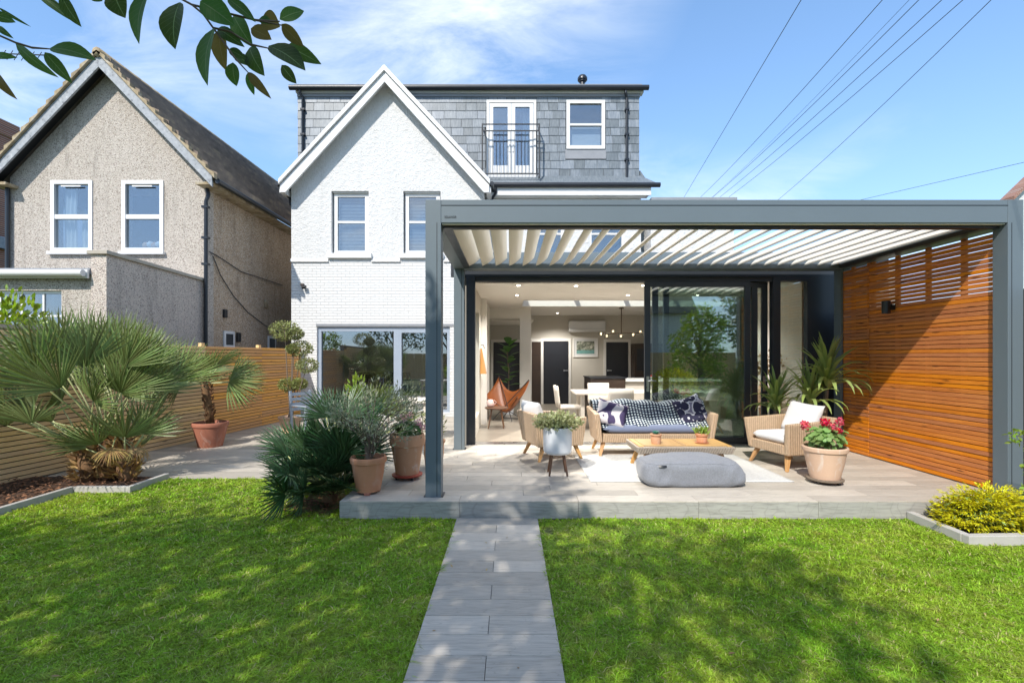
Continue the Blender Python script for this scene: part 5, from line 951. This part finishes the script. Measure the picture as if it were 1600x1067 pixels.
# ------------------------------------------------------------------ palms
def frond_mb(L, Rr, n=30, spread=215, cup=.18, droop=.25, seed=0, stiff=.0):
    rs = random.Random(seed); b = MB(); hub = Vector((0, 0, L)); da = R(spread)/n
    for k in range(n):
        a = -R(spread)/2 + (k + .5)*da + rs.uniform(-.25, .25)*da; c = math.cos(a); s = math.sin(a); rad = Rr*(.80 + .22*math.cos(a*.6))*rs.uniform(.9, 1.06)
        d = Vector((s, 0, c)); side = Vector((c, 0, -s)); nrm = Vector((0, 1, 0)); st = []
        for (tt, wf) in ((.02, .6), (.30, .86), (.55, .64), (.80, .42), (1.0, .03)):
            w = (min(tt, .5)*Rr*da*.56 + .002)*wf
            bend = cup*rad*tt - (droop + rs.uniform(-.06, .06))*rad*max(0, tt - .35)**2*1.6
            p = hub + d*(rad*tt) + nrm*bend
            if droop > .3: p.z -= droop*.25*rad*tt*tt
            fold = nrm*(w*.55*(1 if k % 2 else -1)*0 + w*.5); st.append((p - side*w + fold, p, p + side*w + fold))
        vs = [v for q in st for v in q]; b.add(vs, [(i*3+j, i*3+j+1, (i+1)*3+j+1, (i+1)*3+j) for i in range(4) for j in (0, 1)])
    return b
def petiole_mb(L, r=.009): return MB().tube([(0, 0, 0), (0, -.01*L, L*.5), (0, 0, L)], [r*1.5, r, r*.75], 5)
def make_fronds(prefix, L, Rr, m, nvar=4, **kw):
    out = []
    for i in range(nvar): out.append((mesh_of(frond_mb(L*random.uniform(.92, 1.08), Rr*random.uniform(.92, 1.08), seed=100*len(prefix) + i, **kw), 'frond', m), L))
    return out
def put_frond(t, fm, pm, base, d, roll, sc=1.0, face=False):
    d = Vector(d).normalized(); q = d.to_track_quat('Z', 'Y')
    if face: yv = Vector((.25, -1, .3)); yv = (yv - d*yv.dot(d)).normalized(); q = Matrix((yv.cross(d), yv, d)).transposed().to_quaternion()
    q = q @ Quaternion((0, 0, 1), roll); f = inst('frond', fm, t, base, q, (sc,)*3)
    p = bpy.data.objects.new('petiole', pm); C.objects.link(p); p.parent = f; return f
# frond meshes are built with the petiole starting at the origin, so the leaf stalk is a sub-part at the same place
def frond_set(L, Rr, m, nvar=3, **kw):
    res = []
    for i in range(nvar): res.append((mesh_of(frond_mb(L, Rr*random.uniform(.94, 1.08), seed=int(L*1000) + i*7, **kw), 'frond', M[m]), mesh_of(petiole_mb(L), 'petiole', M['petiole'], 0, True)))
    return res
def dirv(az, el): return Vector((math.cos(R(az))*math.cos(R(el)), math.sin(R(az))*math.cos(R(el)), math.sin(R(el))))
bp = thing('fan_palm', (-5.27, 6.25, .03), 'large many stemmed fan palm with shaggy trunk in the bark bed', 'palm')
S1 = frond_set(.92, .62, 'palm', 4, n=25, spread=122, cup=.08, droop=.05); S2 = frond_set(.74, .58, 'palm', 3, n=27, spread=150, cup=.12, droop=.18); S3 = frond_set(.34, .44, 'palm', 2, n=18, spread=130, cup=.12, droop=.15)
stems = [((-5.27, 6.25), .62), ((-5.46, 6.18), .46), ((-5.08, 6.33), .56), ((-4.98, 6.2), .28)]
for (sx, sy), sh in stems:
    tr = MB(); npt = 9; pts = [(sx + .05*math.sin(i*.7), sy + .03*math.cos(i), .03 + sh*i/(npt-1)) for i in range(npt)]; tr.tube(pts, [.09, .10, .095, .09, .085, .08, .075, .07, .05], 12); tr.build('trunk', M['fibre'], bp, smooth=True)
    n = int(300*sh); a = rng.random(n)*6.28; z = rng.random(n)*sh; P = np.stack([sx + .10*np.cos(a), sy + .10*np.sin(a), .04 + z], 1); leafy('trunk_fibre', bp, P, np.stack([np.cos(a), np.sin(a), .8 + 0*a], 1) + .5*rand_dirs(n), rand_dirs(n), .10 + .08*rng.random(n), .035, 'bark' if sh > .7 else 'dried')['kind'] = 'stuff'
spec = []
for i in range(15): spec.append((0, i*360/15 + random.uniform(-8, 8), random.uniform(42, 84), S1))
for i in range(10): spec.append((1, 36*i + random.uniform(-10, 10), random.uniform(24, 66), S2 if i % 2 else S1))
for i in range(12): spec.append((2, 30*i + random.uniform(-8, 8), random.uniform(22, 78), S1 if i % 2 else S2))
for i in range(7): spec.append((3, 52*i + random.uniform(-10, 10), random.uniform(8, 50), S3))
for i in range(3): spec.append((1, 168 + 20*i, random.uniform(14, 36), S1))
for st_i, az, el, S in spec:
    (sx, sy), sh = stems[st_i]; fm, pm = random.choice(S); d = dirv(az, el)
    if d.x > .30 and el < 52: el = 52 + 10*random.random(); d = dirv(az, el)
    if d.x < -.5 and el < 20: el += 10; d = dirv(az, el)
    put_frond(bp, fm, pm, Vector((sx, sy, .03 + sh*.94)) + Vector((d.x, d.y, 0))*.05, d, random.uniform(-.55, .55), random.uniform(.95, 1.15), el > 30)
DR = frond_set(.34, .34, 'dried', 1, n=20, spread=120, cup=.0, droop=.5)
for i in range(4): d = dirv(-60 + 50*i, -28 - 6*i); put_frond(bp, *DR[0], Vector((-5.1, 6.22, .62)), d, 0, .8)
# potted fan palm by the fence
t = potted('potted_fan_palm', -5.42, 8.68, .005, .195, .295, .44, 'terracotta_red', 'red terracotta pot with a slim trunked fan palm against the fence', rim=.07)
MB().tube([(-5.42, 8.68, .40), (-5.45, 8.68, .7), (-5.50, 8.67, 1.0), (-5.52, 8.66, 1.22)], [.075, .062, .060, .05], 12).build('trunk', M['fibre'], t, smooth=True)
n = 160; a = rng.random(n)*6.28; z = rng.random(n)*.8; P = np.stack([-5.42 - .1*z + .06*np.cos(a), 8.68 + .06*np.sin(a), .42 + z], 1); leafy('trunk_fibre', t, P, np.stack([np.cos(a), np.sin(a), 1.3 + 0*a], 1), rand_dirs(n), .07, .03, 'bark')['kind'] = 'stuff'
S4 = frond_set(.42, .62, 'palm', 3, n=24, spread=150, cup=.06, droop=.24)
for i in range(14): az = i*137.5; el = 2 + 52*((i*.7549) % 1); put_frond(t, *random.choice(S4), (-5.52, 8.66, 1.14), dirv(az, el), random.uniform(-.4, .4), random.uniform(.85, 1.05), i % 2 == 0)
# low dark palm at the deck corner
dp = thing('dwarf_palm', (-2.03, 5.42, 0), 'dense dark green dwarf palm spilling over the lawn beside the deck', 'palm'); S5 = frond_set(.48, .42, 'palm_dark', 4, n=22, spread=165, cup=.12, droop=.14); S6 = frond_set(.30, .36, 'palm_dark', 3, n=20, spread=165, cup=.12, droop=.2)
MB().tube([(-2.03, 5.42, 0), (-2.03, 5.42, .18)], [.09, .07], 10).build('trunk', M['fibre'], dp)
for i in range(78):
    az = i*137.5; el = 4 + 78*((i*.7549) % 1); S = S5 if i % 3 else S6; b0 = Vector((-2.03 + random.uniform(-.14, .14), 5.44 + random.uniform(-.12, .14), .07 + .15*random.random())); d = dirv(az, el)
    if d.x > .35 and el < 40: el = 55; d = dirv(az, el)
    if d.y < -.75 and el < 14: el = 22; d = dirv(az, el)
    put_frond(dp, *random.choice(S), b0, d, random.uniform(-.5, .5), random.uniform(.8, 1.08), i % 2 == 0)
for i in range(10): put_frond(dp, *random.choice(S6), (-2.05 + .03*i - .12, 5.36, .10), dirv(-155 + 13*i, random.uniform(16, 42)), random.uniform(-.3, .3), random.uniform(.75, .95))
S7 = frond_set(.70, .42, 'palm_dark', 2, n=26, spread=190, cup=.14, droop=.2)
for i in range(5): put_frond(dp, *random.choice(S7), (-1.98, 5.5, .25), dirv(20 + 32*i, 58 + 4*i), random.uniform(-.4, .4), 1.0)
# paler palm behind it
pp = thing('pale_fan_palm', (-1.9, 6.75, 0), 'pale spiky fan palm behind the olive bush, in front of the big window', 'palm'); MB().tube([(-1.9, 6.75, 0), (-1.9, 6.75, .5)], [.10, .08], 10).build('trunk', M['fibre'], pp); S8 = frond_set(.45, .46, 'palm', 3, n=22, spread=150, cup=.1, droop=.12)
for i in range(18): put_frond(pp, *random.choice(S8), (-1.9, 6.75, .48), dirv(i*137.5, 25 + 60*((i*.7549) % 1)), random.uniform(-.4, .4), random.uniform(.85, 1.05))
sh = thing('leafy_sapling', (-2.4, 7.5, .005), 'bright green leafy sapling rising behind the dwarf palm', 'shrub'); MB().tube([(-2.4, 7.5, 0), (-2.38, 7.5, 1.1)], [.014, .006], 6).build('stem', M['bark_mat'], sh); P, d = blob_points(150, (-2.38, 7.5, 1.05), (.16, .16, .27), .3); leafy('foliage', sh, P, d + [0, 0, .6], rand_dirs(150), .09, .035, 'bright_leaf')
# cloud pruned topiary
tp = potted('cloud_topiary', -4.72, 10.3, .005, .17, .24, .34, 'terracotta_pale', 'cloud pruned topiary with leafy pompoms in front of the white wall', 'topiary', rim=.05)
balls = [(445, 517, 22), (470, 545, 17), (461, 522, 12), (480, 571, 16), (451, 601, 15), (467, 600, 12), (457, 545, 9)]
for px, py, r in balls:
    c = at(px, py, 10.3 + random.uniform(-.12, .12)); rr = r*10.3/F; MB().tube([(-4.72 + random.uniform(-.06, .06), 10.3, .32), (c.x*.5 - 2.36, c.y, c.z*.55), tuple(c)], [.016, .012, .008], 6).build('stem', M['bark_mat'], tp); P, d = blob_points(900, c, (rr*1.05, rr, rr*.72), .55); leafy('pompom', tp, P, d + .6*rand_dirs(900), d + .6*rand_dirs(900), .04, .024, 'topiary')['kind'] = 'stuff'
# yuccas in the far corner
def strap(L, W, arch, seed):
    rs = random.Random(seed); b = MB(); vs = []; n = 7
    for i in range(n + 1):
        t_ = i/n; w = W*.5*(.55 + .9*t_ - 1.45*t_**4 + .02); ang = arch*t_**1.4; y = 0; z = 0
        s = 0; yy = 0; zz = 0
        for j in range(i): q = arch*((j + .5)/n)**1.4; yy += L/n*math.sin(q); zz += L/n*math.cos(q)
        for sgn in (-1, 0, 1): vs.append((sgn*w, yy - abs(sgn)*w*.35*math.cos(ang), zz + abs(sgn)*w*.35*math.sin(ang)))
    return b.add(vs, [(i*3+j, i*3+j+1, (i+1)*3+j+1, (i+1)*3+j) for i in range(n) for j in (0, 1)])
YM = [mesh_of(strap(.74, .062, a, i), 'leaf', M['yucca'], 0, True) for i, a in enumerate((R(18), R(45), R(80), R(118)))]
def yucca(x, y, heads, label, potr=.19):
    t = potted('yucca', x, y, D, potr*.75, potr, .34, 'anth_dark' if potr < .18 else 'terracotta_red', label, 'yucca', rim=.03)
    for (hx, hy, hz, n, sc) in heads:
        MB().tube([(x + (hx-x)*.3, y + (hy-y)*.3, D + .28), (hx, hy, hz)], [.035, .028], 8).build('stem', M['bark_mat'], t, smooth=True)
        for i in range(n):
            k = (i*.7549) % 1; az = i*2.39996; arch_i = min(3, int(k*4)); lean = .06 + .85*k
            q = Quaternion((0, 0, 1), az) @ Quaternion((1, 0, 0), -lean); inst('leaf', YM[arch_i], t, (hx, hy, hz - .10 + .12*(1-k)), q, (1.0*sc, sc*random.uniform(.85, 1.1), sc*random.uniform(.85, 1.1)))
yucca(4.62, 7.12, [(4.62, 7.0, D + 1.06, 64, .95), (4.36, 6.98, D + .80, 40, .85)], 'tall arching yucca in the corner against the slat screen', .19); yucca(4.06, 7.36, [(4.02, 7.26, D + .70, 46, .80)], 'smaller yucca behind the right armchair by the door', .16)
# golden conifer and shrubs by the right kerb
gc = thing('golden_conifer', (4.42, 4.46, .03), 'low golden yellow conifer shrub in the corner bed', 'shrub')
sprays = []; base = []
for k in range(340):
    dd = rand_dirs(1)[0]; dd[2] = abs(dd[2])*.9 + .02; dd /= np.linalg.norm(dd); tipp = np.array([4.42, 4.47, .05]) + dd*np.array([.47, .29, .40])*(.80 + .28*rng.random()); out = dd*[1.3, 1.3, .35]; out /= np.linalg.norm(out); side = np.cross(out, [0, 0, 1.]); side /= np.linalg.norm(side); m_ = 34
    u = rng.random(m_); s = (rng.random(m_)*2 - 1)*(1 - u*.8)*.075; q = tipp - out*(.16*(1-u))[:, None] + side*s[:, None] + np.array([0, 0, 1])*(-.04*(1-u) - .10*s*s/.05)[:, None] + .006*rng.normal(size=(m_, 3)); sprays.append(q); base.append(out + side*(s/.09)[:, None] + .25*rng.normal(size=(m_, 3)))
P = np.concatenate(sprays); dv = np.concatenate(base); leafy('foliage', gc, P, dv, rand_dirs(len(P), 2.2), .026 + .016*rng.random(len(P)), .011, 'golden', .2)
P2, d2 = blob_points(1600, (4.42, 4.48, .12), (.38, .24, .26), .4); P2 = P2[P2[:, 2] > .02]; leafy('inner_foliage', gc, P2, rand_dirs(len(P2)), rand_dirs(len(P2)), .05, .016, 'conifer')
MB().tube([(4.42, 4.47, .0), (4.42, 4.47, .25)], [.03, .015], 8).build('stem', M['bark_mat'], gc)
gs = thing('green_conifer', (5.02, 4.62, .03), 'small grey green shrub behind the golden conifer', 'shrub'); P, d = blob_points(1300, (5.05, 4.62, .17), (.24, .16, .22), .4); P = P[P[:, 2] > .03]; leafy('foliage', gs, P, rand_dirs(len(P), .5), rand_dirs(len(P)), .05, .012, 'conifer')
sp = thing('bay_sapling', (5.05, 4.45, .03), 'sapling with bright leaf sprigs in front of the right pergola post', 'shrub')
b = MB().tube([(5.16, 4.42, .03), (5.14, 4.41, .6), (5.06, 4.40, 1.25)], [.010, .007, .003], 6); V = []
for (px, py) in ((1578, 678), (1590, 680), (1586, 692), (1596, 690), (1600, 676), (1594, 672), (1606, 700), (1612, 684), (1604, 740), (1610, 760), (1600, 725), (1615, 720)):
    p = at(px, py, 4.40); b.tube([(5.10, 4.41, p.z - .12), tuple(p)], [.003, .0015], 4); V.append(np.array(p) + .012*rng.normal(size=(5, 3)))
b.build('stem', M['bark_mat'], sp); P = np.concatenate(V); leafy('foliage', sp, P, rand_dirs(len(P)) + [-.8, 0, .2], rand_dirs(len(P), .8), .055, .026, 'bright_leaf')
ls = thing('laurel_hedge', (-7.35, 6.85, 0), 'bright yellow green laurel shrub in front of the lean-to window', 'shrub'); MB().tube([(-7.4, 6.9, 0), (-7.35, 6.85, 2.0)], [.04, .015], 8).build('stem', M['bark_mat'], ls)
n = 800; P, d = blob_points(n, (-7.25, 6.85, 2.1), (.62, .35, .50), .35); leafy('foliage', ls, P, d + [0, 0, .7] + .4*rand_dirs(n), rand_dirs(n, .5), .10, .045, 'laurel')
# ------------------------------------------------------------------ the overhanging evergreen and unseen trees added behind the viewer to shade the lawn
def tree(name, x, y, h, r, label, leafm='tree_leaf', n=6000, lo=.32, L=.17, squash=1.0, seed=1, nb=20):
    rs = np.random.default_rng(seed); t = thing(name, (x, y, 0), label, 'tree', 'trees at the end of the garden'); tr = MB().tube([(x, y, -.05), (x + .06, y, h*.25), (x - .05, y + .05, h*.5), (x, y, h*.8)], [.17, .13, .09, .03], 10); P = []
    for k in range(nb):
        a = k*2.4; zz = h*(lo + (1 - lo)*((k + .5)/nb)); rad = r*math.sqrt(max(.08, 1 - ((zz/h - (lo + .35*(1-lo)))/(.68*(1-lo)))**2))*.66; c = np.array([x + rad*math.cos(a)*rs.uniform(.5, 1.05), y + rad*math.sin(a)*squash*rs.uniform(.5, 1.05), zz]); tr.tube([(x, y, zz*.62), tuple(c)], [.05, .015], 6); m_ = n//nb; d = rs.normal(size=(m_, 3)); d /= np.linalg.norm(d, axis=1, keepdims=True); P.append(c + d*(r*.36)*(.35 + .65*rs.random((m_, 1)))*[1, 1, .75])
    tr.build('trunk', M['bark_mat'], t, smooth=True); P = np.concatenate(P); V, T = leaf_arrays(P, rand_dirs(len(P)), rand_dirs(len(P), .8), L*(.7 + .6*rng.random(len(P))), L*.55); tri_mesh('crown', V, T, M[leafm], t); return t
ob = tree('evergreen_tree', -3.5, -1.0, 7.6, 2.5, 'evergreen tree whose leafy branch hangs into the top left of view', 'tree_leaf', 6200, .38, .17, .8, 3, 22)
LF = [("", 0)]
def branch_leaf(p0, p1, w):
    L = (p1 - p0).length; b = MB(); vs = []; n = 8; uvs = []
    for i in range(n + 1):
        t_ = i/n; ww = w*.5*(math.sin(math.pi*t_**.85)**.8 if 0 < t_ < 1 else .02); z = .10*L*math.sin(math.pi*t_*.9) - .06*L*t_
        for s in (-1, 0, 1): vs.append((s*ww, L*t_, z + abs(s)*ww*.22)); uvs.append((.5 + .5*s, t_))
    b.add(vs, [(i*3+j, i*3+j+1, (i+1)*3+j+1, (i+1)*3+j) for i in range(n) for j in (0, 1)]); me = mesh_of(b, 'leaf', M['branch_leaf'], 0, True); uv = me.uv_layers.new(name='UVMap')
    for lp in me.loops: uv.data[lp.index].uv = uvs[lp.vertex_index]
    d = (p1 - p0).normalized(); n_ = Vector((random.uniform(-.5, .5), -1, random.uniform(-.2, .5))); sx_ = d.cross(n_).normalized(); nz = sx_.cross(d); q = Matrix((sx_, d, nz)).transposed().to_quaternion(); o = inst('leaf', me, ob, p0, q); return o
LV = [(95,-8,126,42,20),(60,-8,108,30,15),(178,-12,195,28,34),(232,-14,215,68,40),(281,4,272,76,48),(335,44,322,133,42),(343,46,352,110,26),(364,98,369,135,24),(390,75,412,118,28),(387,113,423,154,13),(387,114,397,149,11),(420,72,477,109,36),(448,72,501,100,22),(440,102,463,131,17),(440,38,474,73,19),(437,31,475,17,20),(409,30,437,42,30),(392,45,424,62,22),(365,25,394,73,26),(313,2,366,40,36),(355,-2,399,34,17),(380,-2,405,-6,14),(340,45,381,73,18),(357,78,384,92,14),(368,88,394,104,16),(24,67,89,121,17),(78,76,149,93,30),(70,82,112,130,18),(-12,24,24,35,16),(-3,12,47,42,5),(-8,112,25,155,14),(-6,88,26,90,10),(-4,42,20,60,9),(140,-10,160,2,16),(405,30,425,38,14)]
for px0, py0, px1, py1, w in LV:
    Y = 1.0 + random.uniform(-.08, .08); p0 = at(px0, py0, Y); p1 = at(px1, py1, Y + random.uniform(-.02, .02)); branch_leaf(p0, p1, w*Y/F*1.06)
tw = MB()
for pts in ([(200, -60), (278, -4), (300, 8), (318, 23), (333, 44), (352, 70), (366, 90), (387, 113)], [(333, 44), (360, 50), (392, 70), (420, 76)], [(300, 8), (350, 20), (400, 32), (437, 34)], [(-160, 40), (-10, 52), (24, 67), (50, 75), (78, 77)], [(80, -40), (95, -6)], [(400, 32), (440, 40)], [(160, -50), (232, -12)]): tw.tube([at(px, py, 1.0) for px, py in pts], [.0022]*(len(pts)-1) + [.0012], 6)
a = at(-160, 40, 1.0); c = at(200, -60, 1.0); tw.tube([(-3.5, -1.0, 2.2), (-2.4, .2, 2.75), tuple(a)], [.03, .015, .003], 6).tube([(-2.4, .2, 2.75), (-1.4, .8, 2.75), tuple(c)], [.015, .007, .003], 6).tube([at(-60, -90, 1.0), at(80, -40, 1.0)], .002, 5).tube([at(-60, -90, 1.0), at(160, -50, 1.0)], .002, 5).tube([(-1.4, .8, 2.75), at(-60, -90, 1.0)], [.007, .003], 5)
tw.build('branch', M['bark_mat'], ob, smooth=True)
tree('garden_tree', -6.9, -2.6, 7.4, 2.4, 'broad unseen garden tree added behind the viewer at left', n=3000, seed=5); tree('garden_tree', -1.9, -3.7, 7.6, 2.3, 'tall unseen garden tree added behind the viewer at the path end', n=4200, seed=8); tree('garden_tree', 2.9, -4.6, 7.2, 2.3, 'round unseen garden tree added behind the viewer right of the path', n=4200, seed=11)
tree('yellow_tree', 7.6, -3.4, 3.4, 1.5, 'yellow flecked shrub tree reflected in the sliding glass', 'laurel', 3600, .12, .13, 1, 14); tree('garden_tree', 11.5, -6.5, 6.0, 2.4, 'dark tree reflected in the glass doors', n=4200, seed=17)
gb = thing('golden_bush', (5.9, -1.6, 0), 'golden rounded bush reflected low in the sliding glass', 'shrub'); P, d = blob_points(1500, (5.9, -1.6, .55), (.9, .6, .6), .6); leafy('foliage', gb, P, d + .5*rand_dirs(1500), rand_dirs(1500), .12, .05, 'golden'); MB().tube([(5.9, -1.6, 0), (5.9, -1.6, .6)], .04, 6).build('stem', M['bark_mat'], gb)
rh = thing('rear_house', (9, -24, 0), 'house with dark pitched roof standing behind the viewer', 'house'); MB().wall(3, 15, -.1, 5.2, -24, -23.7).build('wall', M['render'], rh); MB().prism([(-24.6, 5.1), (-17.0 - 6.2, 5.1), (-23.9 - 3, 8.4)][:0] or [(-23.2, 5.1), (-31, 5.1), (-27, 8.6)], 2.6, 15.4, 'x').build('roof', M['slate_back'], rh); MB().box(3, 15, -30, -24.01, -.1, 5.19).build('house_body', M['render'], rh)
rf = thing('rear_fence', (0, -8, 0), 'boarded fence closing the garden behind the viewer', 'fence')
for k in range(32): MB().box(-8 + .6*k, -7.42 + .6*k, -8.02, -7.98, 0, 1.8).build('board', M['fence_slat'], rf)
# ------------------------------------------------------------------ overhead cables
cb = [((1069, 304), (1252, 0), 'leftmost steep thin'), ((1095, 304), (1379, 0), 'second from the left'), ((1112, 305), (1421, 0), 'faint third from the left'), ((1114, 304), (1436, 0), 'fourth from the left'), ((1125, 304), (1472, 0), 'fifth from the left'), ((1139, 304), (1505, 0), 'sixth from the left'), ((1214, 310), (1549, 0), 'seventh from the left')]
for i, (a, b, w) in enumerate(cb):
    p = at(a[0], a[1] + 4, 20); q = at(b[0], b[1], 8); sag = .0 if i == 0 else .10; pts = []
    for k in range(15): s = k/8; v = p.lerp(q, s); v.z -= sag*4*min(1, s)*(1 - min(1, s)); pts.append(tuple(v))
    o = MB().tube(pts, .0035 if i == 2 else .0065, 5).build('overhead_cable', M['cable'], None); tag(o, f'{w} black overhead cable crossing the blue sky', 'cable', 'overhead cables')
p = at(1330, 316, 22); q = at(1600, 254, 16); o = MB().tube([tuple(p.lerp(q, s)) for s in (0, .5, 1, 1.5, 2)], .008, 5).build('overhead_cable', M['cable'], None); tag(o, 'low shallow black cable rising to the right edge above the pergola', 'cable', 'overhead cables')
up_ = thing('utility_pole', (8.75, 20.05, 0), 'wooden utility pole hidden behind the pergola carrying the cables', 'pole'); MB().tube([(8.75, 20.05, 0), (8.75, 20.05, 8.0)], [.14, .10], 10).build('pole', M['bark_mat'], up_); MB().box(7.2, 11.3, 20.0, 20.1, 7.86, 7.96).build('crossarm', M['bark_mat'], up_)
MB().box(3.86, 6.2, 13.1, 17, 5.80, 5.96).build('side_roof', M['lead'], wh); MB().box(3.88, 6.15, 13.2, 17, 3.4, 5.798).build('side_wall', M['render'], wh)

n = 90; P = np.stack([-5 + 9*rng.random(n), 2.2 + 2.5*rng.random(n), .03 + .006*rng.random(n)], 1); d = rand_dirs(n); d[:, 2] *= .15
for i in range(0, n):
    if PX0 - .02 < P[i, 0] < PX1 + .02: P[i, 2] = .024
V, T = leaf_arrays(P, d, rand_dirs(n, 3.), .018 + .03*rng.random(n), .012, .1); tag(tri_mesh('fallen_leaves', V, T, M['dried'], None, 'stuff'), 'few small dry leaves fallen on lawn and path', 'leaf litter')
